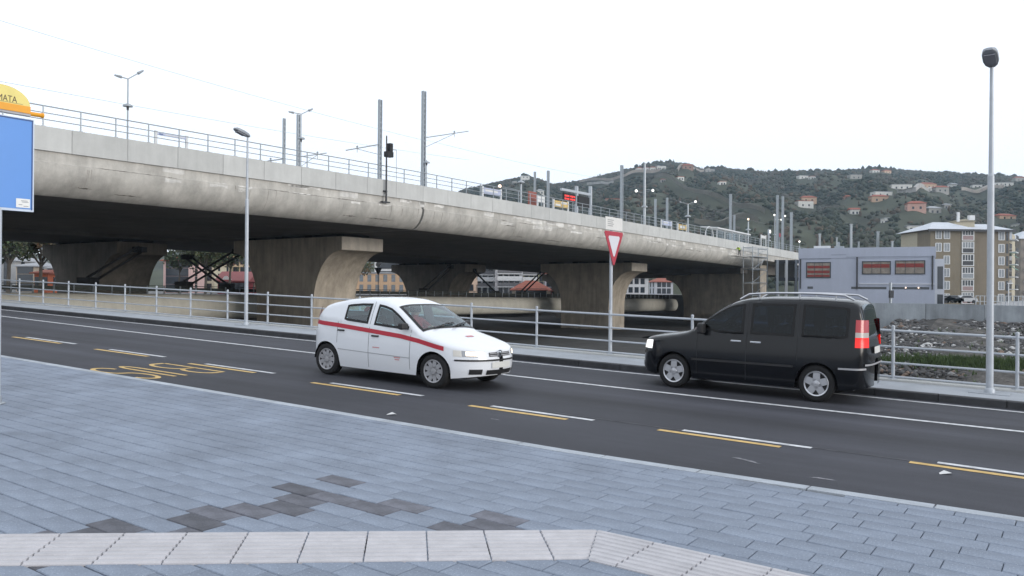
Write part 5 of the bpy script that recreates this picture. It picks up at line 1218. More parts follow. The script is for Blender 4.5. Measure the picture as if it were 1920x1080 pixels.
# ================================================================== VEHICLES
class Car:
    def __init__(s, L, hw, prof, belt, tumble, wheels, wr, zs, pF=2.8, LF=.8, pR=3.6, LR=.5, lean=None, leanR=None, rr=.10):
        s.L, s.hw, s.belt, s.tumble, s.wheels, s.wr, s.zs, s.pF, s.LF, s.pR, s.LR = L, hw, belt, tumble, wheels, wr, zs, pF, LF, pR, LR
        s.px = np.array([p[0] for p in prof]); s.pz = np.array([p[1] for p in prof]); s.lean = lean; s.leanR = leanR; s.rr = rr
    def T(s, x):          # smooth top profile
        k = np.linspace(-.05, .05, 7); return float(np.mean(np.interp(np.clip(x+k, 0, s.L), s.px, s.pz)))
    def Wd(s, x):
        w_ = 1.0 - .035*((x-s.L*.5)/(s.L*.5))**2
        if x < s.LF: t = 1-x/s.LF; w_ *= max(0., 1-t**s.pF)**(1/s.pF)
        if x > s.L-s.LR: t = 1-(s.L-x)/s.LR; w_ *= max(0., 1-t**s.pR)**(1/s.pR)
        return s.hw*w_
    def sec(s, x, z):
        b_ = s.belt(x); k = 1.0
        if z < .55: k -= .06*((.55-z)/.4)**2
        elif z < b_: k -= .03*((z-.55)/max(.1, b_-.55))**2
        if z >= b_: k = .97 - s.tumble*((z-b_)+.6*(z-b_)**2)
        elif z > b_-.10: k -= .012*((z-b_+.10)/.10)
        return k
    def lx(s, x, z):
        o = 0
        if x < s.LF and s.lean: o += s.lean(z)*(1-x/s.LF)**1.5
        if x > s.L-s.LR and s.leanR: o -= s.leanR(z)*(1-(s.L-x)/s.LR)**1.5
        return x+o
    def zb(s, x):
        z = s.zs + (.06*max(0, 1-x/.5)) + (.08*max(0, 1-(s.L-x)/.5)); Ra = s.wr*1.14
        for xw in s.wheels:
            if abs(x-xw) < Ra: z = max(z, s.wr+math.sqrt(Ra*Ra-(x-xw)**2))
        return z
    def side(s, x, z, sg=1, off=0.):
        y = s.Wd(x)*s.sec(x, z); return Vector((s.lx(x, z), sg*(y+off), z))
    def sidep(s, x, z, sg=1, off=.004):        # offset along the true normal
        e = .01; p = s.side(x, z); tx = s.side(min(s.L-1e-4, x+e), z)-s.side(max(1e-4, x-e), z); tz = s.side(x, z+e)-s.side(x, z-e)
        n = tx.cross(tz); n = n.normalized() if n.length > 1e-9 else Vector((0, 1, 0))
        if n.y < 0 and abs(n.y) > .2: n = -n
        elif abs(n.y) <= .2 and ((x < s.L/2 and n.x > 0) or (x > s.L/2 and n.x < 0)): n = -n
        p = p+n*off; return Vector((p.x, p.y*sg, p.z))
    def r(s, x): return min(s.rr, .022+.16*x, .5*max(.02, s.T(x)-s.zb(x)-.05))
    def top(s, x, yf, off=0.):
        T, r = s.T(x), s.r(x); zt = T-r; y = s.Wd(x)*s.sec(x, zt); return Vector((s.lx(x, zt), yf*y, zt + r*max(0., 1-abs(yf)**3.2)**.5 + off))
    def stations(s):
        xs = [s.LF*.5*(i/12.)**2.6 for i in range(13)]; xs[0] = .0004
        x = s.LF*.5
        while x < s.L-s.LR*.5: xs.append(x); x += .035
        xs += [s.L-s.LR*.5*((12-i)/12.)**2.6 for i in range(13)]; xs[-1] = s.L-.0004
        for xw in s.wheels:
            Ra = s.wr*1.14; xs += [xw-Ra+.001, xw-Ra*.97, xw-Ra*.9, xw+Ra*.9, xw+Ra*.97, xw+Ra-.001]
        return sorted(set(round(v, 5) for v in xs))
def colpatch(car, cols, sg, off=.004, nrow=6, border=None):
    """skin between a lower and an upper line over the side surface; cols: (x, z_low, z_high)"""
    rows = []
    for x, a, b_ in cols: rows.append([car.sidep(x, a+(b_-a)*j/nrow, sg, off) for j in range(nrow+1)])
    g = MB(); g.grid(rows)
    return g
def dens(cols, n=4):
    o = []
    for (x0, a0, b0), (x1, a1, b1) in zip(cols[:-1], cols[1:]):
        for k in range(n): t = k/n; o.append((x0+(x1-x0)*t, a0+(a1-a0)*t, b0+(b1-b0)*t))
    return o+[cols[-1]]
def interp_cols(cols, x):
    for (x0, a0, b0), (x1, a1, b1) in zip(cols[:-1], cols[1:]):
        if x0 <= x <= x1: t = (x-x0)/max(1e-6, x1-x0); return a0+(a1-a0)*t, b0+(b1-b0)*t
    return None
rubber = mat('black rubber', (.012, .012, .013), .8, amt=.1); frit = mat('black window band', (.006, .006, .007), .35, amt=0, spec=.25)
alloy = mat('silver alloy', (.52, .53, .56), .3, .75, amt=.05); hubcap = mat('grey hubcap plastic', (.36, .36, .38), .45, .3, amt=.08)
plate_m = mat('plate white', (.62, .62, .6), .5, amt=.04); seat_m = mat('dark seat cloth', (.03, .03, .034), .9, amt=.2); trim = mat('black plastic trim', (.02, .02, .022), .55, amt=.1)
chrome = mat('chrome', (.75, .76, .78), .12, 1.0, amt=0)
def make_wheel(root, x, y, z, sg, r, rimm, spokes, wd=.18):
    e = (Vector((1, 0, 0)), Vector((0, 0, 1)), Vector((0, sg, 0)))
    wroot = MB(); wroot.lathe([(r*.66, -wd*.5), (r*.9, -wd*.5), (r*.985, -wd*.38), (r, -wd*.1), (r, wd*.1), (r*.985, wd*.38), (r*.93, wd*.48), (r*.80, wd*.52), (r*.66, wd*.46)], 36, (0, 0, 0), e, cap=False)
    ty = wroot.build('wheel', rubber, root, smooth=True, local=True); ty.location = (x, y, z)
    g = MB(); g.lathe([(r*.70, wd*.46), (r*.69, wd*.5), (r*.64, wd*.47), (r*.60, wd*.30), (r*.25, wd*.26), (0, wd*.26)], 36, (0, 0, 0), e, cap=False); g.build('rim_barrel', trim, ty, smooth=True, local=True)
    for k in range(spokes):
        a = 2*math.pi*k/spokes+.3; d1 = e[0]*math.cos(a)+e[1]*math.sin(a); d2 = -e[0]*math.sin(a)+e[1]*math.cos(a)
        w0, w1 = (.075, .055) if spokes < 9 else (.05, .035)
        P = [d1*(r*.10)+d2*w0*.8, d1*(r*.10)-d2*w0*.8, d1*(r*.66)-d2*w1, d1*(r*.66)+d2*w1]
        g = MB(); g.prism([p+e[2]*wd*.36 for p in P], e[2]*(wd*.09)); g.build('spoke', rimm, ty, local=True)
    g = MB(); g.lathe([(r*.69, wd*.47), (r*.66, wd*.515), (r*.60, wd*.48), (r*.60, wd*.40)], 36, (0, 0, 0), e, cap=False); g.build('rim_lip', rimm, ty, smooth=True, local=True)
    g = MB(); g.lathe([(r*.19, wd*.44), (r*.17, wd*.49), (0, wd*.51)], 20, (0, 0, 0), e, cap=False); g.build('hub_cap', rimm, ty, smooth=True, local=True)
    return ty
def make_car(root, car, paint, windows, wsx, wsy, rwx, glassm, rimm, spokes):
    xs = car.stations(); NS, NT = 18, 10; rings = []; par = []
    for x in xs:
        zb, zt = car.zb(x), car.T(x)-car.r(x); ring = []; pr = []
        for j in range(NS): z = zb+(zt-zb)*j/NS; ring.append(car.side(x, z, 1)); pr.append(('s', z))
        for j in range(NT+1):
            yf = 1-j/NT; yf = math.copysign(abs(yf)**.75, yf); ring.append(car.top(x, yf)); pr.append(('t', yf))
        rings.append(ring); par.append(pr)
    g = MB(); n = NS+NT+1
    for sg in (1, -1):
        V = [Vector((p.x, sg*p.y, p.z)) for r_ in rings for p in r_]; F = []
        for i in range(len(xs)-1):
            xm = (xs[i]+xs[i+1])/2
            for j in range(n-1):
                a, b_ = par[i][j], par[i][j+1]; hole = False
                if b_[0] == 's' or j == NS-1:
                    zm = sum(rings[q][k].z for q in (i, i+1) for k in (j, j+1))/4
                    for wc in windows:
                        lim = interp_cols(wc, xm)
                        if lim and lim[0]+.03 < zm < lim[1]-.03 and wc[0][0]+.035 < xm < wc[-1][0]-.035: hole = True
                elif a[0] == 't':
                    ym = (abs(a[1])+abs(b_[1]))/2
                    for (x0, x1, yl) in (wsx, rwx):
                        if x0+.05 < xm < x1-.05 and ym < yl-.07: hole = True
                if not hole: F.append((i*n+j, i*n+j+1, (i+1)*n+j+1, (i+1)*n+j))
        g.add(V, F)
    me = g.build('body', paint, root, smooth=True, local=True, fixn=False)
    bm = bmesh.new(); bm.from_mesh(me.data); bmesh.ops.remove_doubles(bm, verts=bm.verts, dist=.0008); bmesh.ops.recalc_face_normals(bm, faces=bm.faces); bm.to_mesh(me.data); bm.free()
    me.data.polygons.foreach_set('use_smooth', [True]*len(me.data.polygons))
    try: me.data.set_sharp_from_angle(angle=math.radians(50))
    except Exception: pass
    # side glass with a black band round each pane
    for wc in windows:
        w0, w1 = wc[0][0], wc[-1][0]; X = [w0, w0+.02, w0+.045] + list(np.linspace(w0+.07, w1-.07, 9)) + [w1-.045, w1-.02, w1]
        for sg in (1, -1):
            rows = []
            for x in X:
                a, b_ = interp_cols(wc, min(max(x, w0+1e-5), w1-1e-5)); m_ = min(.042, (b_-a)*.3); zs_ = [a, a+m_*.5, a+m_] + list(np.linspace(a+m_, b_-m_, 5))[1:-1] + [b_-m_, b_-m_*.5, b_]
                rows.append([car.sidep(x, z, sg, .004) for z in zs_])
            gg = MB(); gg.grid(rows); nr = len(rows[0])-1
            for fi in range(len(gg.f)):
                i, j = divmod(fi, nr)
                if i < 2 or i >= len(X)-3 or j < 2 or j >= nr-2: gg.mi[fi] = 1
            gg.build('side_window', [glassm, frit], root, smooth=True, local=True)
    for nm, (x0, x1, yl) in (('windscreen', wsx), ('rear_window', rwx)):
        X = [x0, x0+.05] + list(np.linspace(x0+.08, x1-.08, 9)) + [x1-.05, x1]; Yf = [-yl, -yl+.05, -yl+.08] + list(np.linspace(-yl+.12, yl-.12, 11)) + [yl-.08, yl-.05, yl]
        rows = [[car.top(x, yf, 0)+Vector((-.004 if nm == 'windscreen' else .004, 0, .005)) for yf in Yf] for x in X]; gg = MB(); gg.grid(rows); nr = len(Yf)-1
        for fi in range(len(gg.f)):
            i, j = divmod(fi, nr)
            if i < 1 or i >= len(X)-2 or j < 2 or j >= nr-2: gg.mi[fi] = 1
        gg.build(nm, [glassm, frit], root, smooth=True, local=True)
    # wheels, wheel housings and underbody
    for xw in car.wheels:
        for sg in (1, -1):
            make_wheel(root, xw, sg*(car.hw*.97-.105), car.wr, sg, car.wr, rimm, spokes)
            gg = MB(); R_ = car.wr*1.12; e = (Vector((1, 0, 0)), Vector((0, 0, 1)), Vector((0, sg, 0))); rows = []
            for i in range(13):
                th = math.pi*i/12; rows.append([Vector((xw+R_*math.cos(th), sg*yy, car.wr+R_*math.sin(th))) for yy in (car.hw-.34, car.hw*.93)])
            gg.grid(rows); gg.add([(xw+R_*math.cos(math.pi*i/12), sg*(car.hw-.34), car.wr+R_*math.sin(math.pi*i/12)) for i in range(13)], [tuple(range(13))]); gg.build('wheel_housing', trim, root, local=True)
    gg = MB(); gg.bbox(.25, car.L-.25, -car.hw*.72, car.hw*.72, car.zs+.005, car.zs+.12); gg.bbox(car.wheels[0]+car.wr*1.2, car.wheels[1]-car.wr*1.2, -car.hw*.93, car.hw*.93, car.zs-.01, car.zs+.03); gg.build('underbody', trim, root, local=True)
    return me
def line_x(car, root, x, z0, z1, name='door_seam', wd=.007, m_=trim, slope=0):
    for sg in (1, -1):
        rows = []
        for k in range(13): z = z0+(z1-z0)*k/12; xx = x+slope*(z-z0); rows.append([car.sidep(xx-wd/2, z, sg, .0025), car.sidep(xx+wd/2, z, sg, .0025)])
        gg = MB(); gg.grid(rows); gg.build(name, m_, root, local=True)
def band(car, root, pts, hgt, name, m_, off=.004, sides=(1, -1)):
    for sg in sides:
        cols = dens([(x, z-hgt/2, z+hgt/2) for x, z in pts], 8); colpatch(car, cols, sg, off, 2).build(name, m_, root, local=True, smooth=True)
def front_patch(car, y0, y1, z0f, z1f, off=.005, n=14, nz=4, rear=False):
    """skin on the nose between two heights; y from the middle outwards (negative = other side)"""
    rows = []
    def xof(y):
        w_ = min(abs(y)/car.hw, .9999); p, Lf = (car.pR, car.LR) if rear else (car.pF, car.LF); x = Lf*(1-(1-w_**p)**(1/p)); x = max(x, .0006); return car.L-x if rear else x
    for i in range(n+1):
        y = y0+(y1-y0)*i/n; x = xof(y); sg = 1 if y >= 0 else -1; col = []
        for j in range(nz+1): z = z0f(y)+(z1f(y)-z0f(y))*j/nz; q_ = car.sidep(x, z, sg, off); col.append(q_)
        rows.append(col)
    g = MB(); g.grid(rows); return g
def person_mesh(name, joints, edges, radii, root_i, matl, parent, subd=2):
    me = bpy.data.meshes.new(name); me.from_pydata(joints, edges, []); o = bpy.data.objects.new(name, me); COL.objects.link(o); o.parent = parent
    sm = o.modifiers.new('skin', 'SKIN')
    if not me.skin_vertices: pass
    sv = me.skin_vertices
    if len(sv) == 0:
        bm = bmesh.new(); bm.from_mesh(me); bm.verts.layers.skin.verify(); bm.to_mesh(me); bm.free(); sv = me.skin_vertices
    for i, r_ in enumerate(radii): sv[0].data[i].radius = (r_, r_) if not isinstance(r_, tuple) else r_; sv[0].data[i].use_root = (i == root_i)
    sb = o.modifiers.new('sub', 'SUBSURF'); sb.levels = subd; sb.render_levels = subd
    dg = bpy.context.evaluated_depsgraph_get(); m2 = bpy.data.meshes.new_from_object(o.evaluated_get(dg)); bpy.data.objects.remove(o)
    m2.materials.clear(); m2.materials.append(matl); m2.polygons.foreach_set('use_smooth', [True]*len(m2.polygons))
    o = bpy.data.objects.new(name, m2); COL.objects.link(o); o.parent = parent; return o
def set_car(root, u, v, heading_up, yaw=0., sc=(1, 1, 1)):
    X = (_dd if not heading_up else -_dd).copy(); X = Matrix.Rotation(yaw, 3, 'Z') @ X; Z = _up.copy(); Y = Z.cross(X).normalized(); X = Y.cross(Z)
    M4 = Matrix((X, Y, Z)).transposed().to_4x4(); M4 = M4 @ Matrix.Diagonal((*sc, 1)); M4.translation = road(u, v, .0); root.matrix_world = M4

# ---- white hatchback with a red stripe
pun = thing('white_hatchback', 'white five door hatchback with a red stripe along its side and lit headlights', 'car')
beltP = lambda x: .905 + .06*max(0, (x-1.1))
carP = Car(3.84, .83, [(0, .655), (.04, .69), (.12, .725), (.25, .76), (.5, .82), (.8, .885), (.98, .93), (1.08, .965), (1.38, 1.165), (1.64, 1.33), (1.78, 1.40), (1.98, 1.455), (2.25, 1.48), (2.6, 1.47), (2.95, 1.43), (3.25, 1.37), (3.42, 1.32), (3.54, 1.22), (3.66, 1.05), (3.74, .94), (3.80, .80), (3.84, .62)], beltP, .36, (.80, 3.26), .292, .19,
           pF=2.5, LF=.85, pR=2.8, LR=.62, lean=lambda z: (.00 if .34 < z < .52 else (.06*(.34-z)/.15 if z < .34 else .30*(z-.52)))*1.0, leanR=lambda z: .28*max(0, z-.75))
whiteP = mat('white car paint', (.70, .72, .76), .25, amt=.02, scale=1, coat=.6, spec=.5)
glassP = glassmat('teal tinted glass', (.62, .80, .82), ior=2.0)
winP = [[(1.34, .955, 1.005), (1.45, .955, 1.09), (1.62, .96, 1.20), (1.80, .97, 1.295), (1.95, .98, 1.335), (2.12, .99, 1.358)], [(2.26, 1.0, 1.362), (2.5, 1.015, 1.355), (2.76, 1.03, 1.328), (2.84, 1.05, 1.31)]]
make_car(pun, carP, whiteP, winP, (1.09, 1.72, .90), None, (3.44, 3.64, .84), glassP, hubcap, 9)
redP = mat('red stripe', (.42, .02, .04), .4, amt=.03)
band(carP, pun, [(.58, .685), (.75, .715), (.9, .742), (1.1, .78), (1.5, .835), (2.2, .885), (3.0, .94), (3.55, .965), (3.72, .97)], .075, 'red_stripe', redP)
for x, z0, z1, sl in ((1.28, .28, .95, .0), (2.21, .24, 1.40, 0), (2.98, .62, 1.0, .0)): line_x(carP, pun, x, z0, z1, slope=sl)
band(carP, pun, [(1.28, .475), (2.0, .49), (2.95, .51)], .012, 'side_crease', mat('pale grey seam', (.33, .34, .37), .6))
for x in (2.06, 2.88):
    for sg in (1, -1):
        p = carP.sidep(x,   .80 if x < 2.5 else .85, sg, .012); g = MB(); g.box(p, (.16, .03, .028)); g.build('door_handle', trim, pun, local=True, bevel=.008)
for sg in (1, -1):
    p = carP.sidep(1.40, .985, sg, .09); g = MB(); g.box(p, (.11, .17, .115)); mo = g.build('mirror', trim, pun, local=True, bevel=.03)
    # headlamps
    f0 = lambda y: .555+.02*abs(y); f1 = lambda y: .645+.075*max(0, abs(y)-.40)
    g = front_patch(carP, sg*.40, sg*.70, f0, f1, .006); hl = g.build('headlight', mat('headlamp lens', (.30, .31, .33), .12, .4, amt=0, coat=.5), pun, smooth=True, local=True)
    front_patch(carP, sg*.45, sg*.66, lambda y: .572+.02*abs(y), lambda y: .640+.05*max(0, abs(y)-.40), .012).build('lit_lamp', mat('lit headlamp', (.9, .8, .7), .15, amt=0, emit=2.4, ecol=(1, .80, .60)), hl, smooth=True, local=True)
    g = front_patch(carP, sg*.70, sg*.765, f0, f1, .006); g.build('indicator', mat('clear indicator', (.62, .60, .56), .2, amt=0), pun, smooth=True, local=True)
    g = front_patch(carP, sg*.44, sg*.63, lambda y: .275, lambda y: .36, .006); g.build('fog_vent', trim, pun, smooth=True, local=True)
    for (a, b_) in ((.93, 1.27), ): colpatch(carP, dens([(3.60, a, b_), (3.68, a, b_-.02), (3.73, a, b_-.1)], 3), sg, .006, 3).build('tail_light', mat('tail light red', (.35, .02, .02), .2, amt=0, coat=.5), pun, local=True, smooth=True)
g = front_patch(carP, -.30, .30, lambda y: .565, lambda y: .632, .008, n=20); gr = g.build('grille', trim, pun, smooth=True, local=True)
for zz in (.582, .614): front_patch(carP, -.29, .29, lambda y, z_=zz: z_-.006, lambda y, z_=zz: z_+.006, .014, n=20, nz=1).build('grille_bar', hubcap, gr, local=True)
g = MB(); c_ = carP.sidep(.0006, .598, 1, .02); g.lathe([(.055, 0), (.055, .012), (.03, .018), (0, .018)], 18, c_, (Vector((0, 1, 0)), Vector((0, 0, 1)), Vector((-1, 0, 0)))); g.build('badge', chrome, gr, local=True)
front_patch(carP, -.76, .76, lambda y: .492, lambda y: .520, .008, n=26, nz=2).build('bumper_strip', trim, pun, local=True, smooth=True)
front_patch(carP, -.36, .36, lambda y: .265, lambda y: .345, .006, n=20).build('lower_grille', trim, pun, local=True, smooth=True)
g = front_patch(carP, -.26, .26, lambda y: .375, lambda y: .475, .016, n=10, nz=2); g.build('number_plate', plate_m, pun, local=True)
# small red print on door and bonnet
for sg in (1, -1):
    for x, z, l in ((1.95, .60, .16), (1.48, .46, .14), (1.50, .425, .10)): colpatch(carP, [(x, z-.009, z+.009), (x+l, z-.009, z+.009)], sg, .0045, 1).build('door_print', mat('faded red print', (.55, .25, .26), .5), pun, local=True)
g = MB(); g.grid([[carP.top(x, yf, .005) for yf in (-.12, .12)] for x in (.62, .655, .69)]); g.build('bonnet_print', mat('bonnet red print', (.5, .16, .18), .5), pun, local=True)
# wipers, interior
g = MB(); g.path([carP.top(1.08, .55, .03), carP.top(1.16, .0, .035), carP.top(1.17, -.25, .03)], .012, 5); g.path([carP.top(1.08, -.1, .03), carP.top(1.16, -.55, .035), carP.top(1.18, -.7, .03)], .012, 5); g.build('wiper', trim, pun, local=True)
g = MB(); g.bbox(1.15, 1.42, -.62, .62, .60, .92); g.build('dashboard', seat_m, pun, local=True, bevel=.05)
for y in (-.36, .36):
    g = MB(); g.bbox(1.85, 2.35, y-.23, y+.23, .35, .55); g.prism([(2.25, y-.22, .5), (2.42, y-.22, .5), (2.52, y-.20, 1.12), (2.40, y-.20, 1.12)], (0, .44, 0)); g.bbox(2.42, 2.52, y-.12, y+.12, 1.14, 1.30); g.build('front_seat', seat_m, pun, local=True, bevel=.03)
g = MB(); g.bbox(2.75, 3.2, -.6, .6, .4, .6); g.prism([(3.1, -.6, .55), (3.25, -.6, .55), (3.36, -.58, 1.08), (3.26, -.58, 1.08)], (0, 1.2, 0)); g.build('rear_seat', seat_m, pun, local=True, bevel=.03)
g = MB(); g.bbox(.9, 3.4, -.66, .66, .26, .30); g.build('floor_pan', seat_m, pun, local=True)
g = MB(); ax_ = Vector((-.5, 0, .86)).normalized(); e1 = Vector((0, 1, 0)); e2 = ax_.cross(e1); g.path([Vector((1.58, -.36, .90))+e1*(.18*math.cos(math.radians(a)))+e2*(.18*math.sin(math.radians(a))) for a in range(0, 361, 30)], .014, 6); g.build('steering_wheel', trim, pun, local=True)
set_car(pun, 8.06, 11.36, False, 0., (1.035, 1.0, .99))

# ---- black tall van-like car
van = thing('black_mpv', 'black tall boxy people carrier with roof rails and silver wheels driving along the railing side', 'car')
beltV = lambda x: 1.03 + .01*max(0, x-1.0)
carV = Car(4.18, .86, [(0, .77), (.03, .82), (.10, .87), (.22, .905), (.5, .955), (.8, 1.0), (1.0, 1.045), (1.1, 1.09), (1.35, 1.27), (1.62, 1.47), (1.85, 1.60), (2.1, 1.665), (2.5, 1.70), (3.2, 1.715), (3.8, 1.70), (3.98, 1.67), (4.06, 1.58), (4.10, 1.35), (4.13, 1.05), (4.16, .8), (4.18, .6)], beltV, .19, (.80, 3.37), .305, .21,
           pF=2.8, LF=.75, pR=3.6, LR=.34, lean=lambda z: (.0 if .35 < z < .6 else (.06*(.35-z)/.15 if z < .35 else .26*(z-.6))), leanR=lambda z: .07*max(0, z-.8), rr=.11)
blackP = mat('black car paint', (.0065, .0075, .010), .14, amt=.05, scale=1, coat=.10, spec=.32)
glassV = glassmat('dark tinted glass', (.14, .18, .24), ior=1.38); 
winV = [[(1.30, 1.09, 1.15), (1.45, 1.07, 1.27), (1.62, 1.04, 1.39), (1.8, 1.03, 1.49), (1.95, 1.03, 1.535), (2.10, 1.04, 1.555)], [(2.22, 1.05, 1.565), (2.6, 1.05, 1.58), (2.98, 1.05, 1.585)], [(3.10, 1.05, 1.585), (3.5, 1.05, 1.58), (3.78, 1.06, 1.565), (3.86, 1.09, 1.54)]]
make_car(van, carV, blackP, winV, (1.11, 1.80, .91), None, (4.045, 4.10, .85), glassV, alloy, 5)
for x, z0, z1 in ((1.25, .30, 1.05), (2.16, .26, 1.60), (3.04, .66, 1.60)): line_x(carV, van, x, z0, z1)
band(carV, van, [(1.15, .55), (2.1, .555), (2.98, .56)], .035, 'rub_strip', trim); band(carV, van, [(3.72, .58), (4.02, .585), (4.13, .59)], .03, 'bumper_strip', hubcap)
for x in (1.98, 2.33):
    for sg in (1, -1): p = carV.sidep(x, .915, sg, .016); g = MB(); g.box(p, (.19, .03, .03)); g.build('door_handle', chrome, van, local=True, bevel=.008)
for sg in (1, -1):
    p = carV.sidep(1.36, 1.08, sg, .12); g = MB(); g.box(p, (.12, .20, .19)); g.build('mirror', trim, van, local=True, bevel=.04)
    y = sg*.60; pts = []
    for i in range(13): x = 1.95+1.95*i/12; pts.append(Vector((x, y, carV.T(x)+.055-(.055 if i in (0, 12) else 0))))
    g = MB(); g.path(pts, .018, 8)
    for x in (2.3, 3.0, 3.6): g.tube((x, y, carV.T(x)-.05), (x, y, carV.T(x)+.05), .016, n=6)
    g.build('roof_rail', alloy, van, local=True, smooth=True)
    f0 = lambda y: .66+.02*abs(y); f1 = lambda y: .80+.10*max(0, abs(y)-.45)
    front_patch(carV, sg*.42, sg*.80, f0, f1, .006).build('headlight', mat('pale lit headlamp', (.8, .8, .8), .15, amt=0, emit=.9, ecol=(1, .98, .95), coat=.5), van, smooth=True, local=True)
    for nm, a, b_, mm in (('tail_light', .93, 1.09, 'tail lit'), ('reversing_light', 1.09, 1.17, 'rev'), ('tail_light', 1.17, 1.37, 'tail')):
        m2 = {'tail lit': mat('lit brake lamp', (.6, .02, .02), .2, amt=0, emit=.55, ecol=(1, .03, .02)), 'rev': mat('clear reversing lens', (.42, .38, .36), .2, amt=0), 'tail': mat('red tail lens', (.40, .03, .04), .2, amt=0, coat=.5)}[mm]
        colpatch(carV, dens([(3.97, a, b_), (4.05, a, b_), (4.115, a, b_), (4.15, a, b_)], 4), sg, .008, 3).build(nm, m2, van, local=True, smooth=True)
front_patch(carV, -.40, .40, lambda y: .62, lambda y: .72, .006, n=20).build('grille', trim, van, local=True, smooth=True)
front_patch(carV, -.55, .55, lambda y: .29, lambda y: .42, .006, n=20).build('lower_grille', trim, van, local=True, smooth=True)
front_patch(carV, -.26, .26, lambda y: .47, lambda y: .57, .014, n=8, nz=2).build('number_plate', plate_m, van, local=True)
front_patch(carV, -.27, .27, lambda y: .82, lambda y: .93, .014, n=8, nz=2, rear=True).build('rear_plate', plate_m, van, local=True)
front_patch(carV, -.74, .74, lambda y: .64, lambda y: .67, .02, n=24, nz=2, rear=True).build('bumper_ledge', hubcap, van, local=True)
g = MB(); g.bbox(1.15, 1.5, -.65, .65, .65, 1.02); g.build('dashboard', seat_m, van, local=True, bevel=.05)
for x0 in (1.95, 2.85):
    for y in (-.38, .38):
        g = MB(); g.bbox(x0, x0+.5, y-.24, y+.24, .45, .65); g.prism([(x0+.42, y-.23, .6), (x0+.58, y-.23, .6), (x0+.66, y-.21, 1.2), (x0+.56, y-.21, 1.2)], (0, .44, 0)); g.bbox(x0+.58, x0+.67, y-.12, y+.12, 1.22, 1.38); g.build('seat', seat_m, van, local=True, bevel=.03)
g = MB(); g.bbox(.9, 4.0, -.7, .7, .28, .32); g.build('floor_pan', seat_m, van, local=True)
set_car(van, 6.82, 14.62, True, math.radians(2.0), (.955, 1, 1))

# ---- people: driver of the hatchback and the worker by the scaffold
skin_m = mat('skin', (.42, .26, .19), .6, amt=.05); vest = mat('red work jacket', (.40, .03, .04), .8, amt=.1); hiv = mat('lime hi-vis jacket', (.42, .62, .05), .7, amt=.08); trous = mat('dark trousers', (.03, .032, .04), .85); hair = mat('dark hair', (.02, .016, .013), .8)
def figure(name, label, J, root_parent=None, jacket=vest, scale=1.0):
    """J: named joints -> points; one continuous body surface"""
    order = ['pelvis', 'belly', 'chest', 'neck', 'head', 'crown', 'shl', 'ell', 'wrl', 'hdl', 'shr', 'elr', 'wrr', 'hdr', 'hil', 'knl', 'anl', 'tol', 'hir', 'knr', 'anr', 'tor']
    ed = [('pelvis', 'belly'), ('belly', 'chest'), ('chest', 'neck'), ('neck', 'head'), ('head', 'crown'), ('chest', 'shl'), ('shl', 'ell'), ('ell', 'wrl'), ('wrl', 'hdl'), ('chest', 'shr'), ('shr', 'elr'), ('elr', 'wrr'), ('wrr', 'hdr'), ('pelvis', 'hil'), ('hil', 'knl'), ('knl', 'anl'), ('anl', 'tol'), ('pelvis', 'hir'), ('hir', 'knr'), ('knr', 'anr'), ('anr', 'tor')]
    R_ = dict(pelvis=.14, belly=.135, chest=.15, neck=.055, head=.095, crown=.075, shl=.075, ell=.05, wrl=.036, hdl=.034, shr=.075, elr=.05, wrr=.036, hdr=.034, hil=.095, knl=.065, anl=.045, tol=.04, hir=.095, knr=.065, anr=.045, tor=.04)
    r = thing(name, label, 'person', (0, 0, 0)); idx = {k: i for i, k in enumerate(order)}
    b_ = person_mesh('body', [tuple(J[k]) for k in order], [(idx[a], idx[c]) for a, c in ed], [R_[k] for k in order], 0, jacket, r)
    b_.data.materials.append(skin_m); b_.data.materials.append(trous)
    hp, pv_, nk = Vector(J['head']), Vector(J['pelvis']), Vector(J['neck'])
    for p in b_.data.polygons:
        c = p.center
        if (c-hp).length < .19 and (c-Vector(J['chest'])).length > .2: p.material_index = 1
        elif min((c-Vector(J['hdl'])).length, (c-Vector(J['hdr'])).length) < .10: p.material_index = 1
        else:
            legs = min((c-Vector(J[k])).length for k in ('hil', 'hir', 'knl', 'knr', 'anl', 'anr', 'tol', 'tor')); tor = min((c-Vector(J[k])).length for k in ('belly', 'chest', 'ell', 'elr', 'wrl', 'wrr', 'shl', 'shr'))
            if legs < tor: p.material_index = 2
    return r
dr = dict(pelvis=(2.12, -.36, .62), belly=(2.18, -.36, .78), chest=(2.22, -.36, .97), neck=(2.21, -.36, 1.10), head=(2.17, -.36, 1.20), crown=(2.17, -.36, 1.29), shl=(2.2, -.55, 1.03), ell=(1.98, -.60, .88), wrl=(1.72, -.52, .93), hdl=(1.63, -.50, .96), shr=(2.2, -.17, 1.03), elr=(1.98, -.12, .88), wrr=(1.72, -.2, .93), hdr=(1.63, -.22, .96), hil=(2.05, -.45, .60), knl=(1.65, -.46, .66), anl=(1.40, -.45, .40), tol=(1.30, -.45, .38), hir=(2.05, -.27, .60), knr=(1.65, -.26, .66), anr=(1.40, -.27, .40), tor=(1.30, -.27, .38))
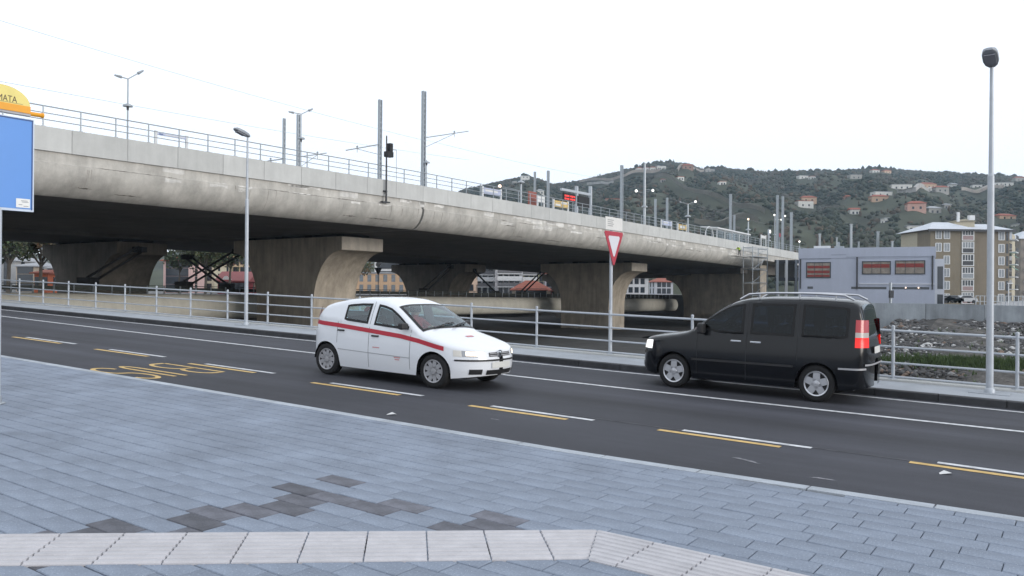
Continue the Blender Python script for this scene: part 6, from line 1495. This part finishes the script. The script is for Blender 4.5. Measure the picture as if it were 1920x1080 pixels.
d_ = figure('person', 'driver in a red jacket at the wheel of the white hatchback', dr); d_.matrix_world = pun.matrix_world
g = MB(); g.lathe([(.105, -.02), (.112, .04), (.09, .11), (.0, .135)], 14, (2.185, -.36, 1.215)); g.build('hair', hair, d_, local=True, smooth=True)
# worker bending over the boards beside the scaffold, reaching along the girder
wk = dict(pelvis=(0, 0, .86), belly=(-.12, 0, .98), chest=(-.34, 0, 1.10), neck=(-.50, 0, 1.18), head=(-.62, 0, 1.22), crown=(-.70, 0, 1.26), shl=(-.38, -.2, 1.10), ell=(-.58, -.24, .90), wrl=(-.80, -.2, .86), hdl=(-.88, -.18, .86), shr=(-.38, .2, 1.10), elr=(-.60, .24, .94), wrr=(-.82, .2, .95), hdr=(-.90, .18, .96), hil=(.0, -.1, .80), knl=(-.10, -.12, .45), anl=(.05, -.12, .07), tol=(-.10, -.13, .04), hir=(.02, .1, .80), knr=(.02, .12, .44), anr=(.12, .12, .07), tor=(-.03, .13, .04))
w_ = figure('person', 'worker in a lime hi-vis jacket bending beside the scaffold tower', wk, jacket=hiv)
w_.location = br(42.6, sW+1.1, zl+.03); w_.rotation_euler = (0, 0, math.atan2(_b.y, _b.x))
g = MB(); g.lathe([(.125, .0), (.115, .06), (.07, .12), (0, .14)], 14, (-.645, 0, 1.27)); g.build('helmet', wht_pr, w_, local=True, smooth=True)
# ================================================================== AIR
g = MB(); g.bbox(-1500, 2600, -30, 1700, -6.8, 210)
hz_o = g.build('haze', bpy.data.materials.new('thin evening haze'), kind='stuff')
hm = hz_o.data.materials[0]; hm.use_nodes = True; t = hm.node_tree; t.nodes.remove(t.nodes['Principled BSDF'])
pvn = t.nodes.new('ShaderNodeVolumePrincipled'); pvn.inputs['Color'].default_value = (.62, .80, 1.0, 1); pvn.inputs['Density'].default_value = .00019; pvn.inputs['Anisotropy'].default_value = .2
t.links.new(pvn.outputs[0], t.nodes['Material Output'].inputs['Volume'])
tag(hz_o, 'thin bluish evening haze filling the valley air', 'haze')
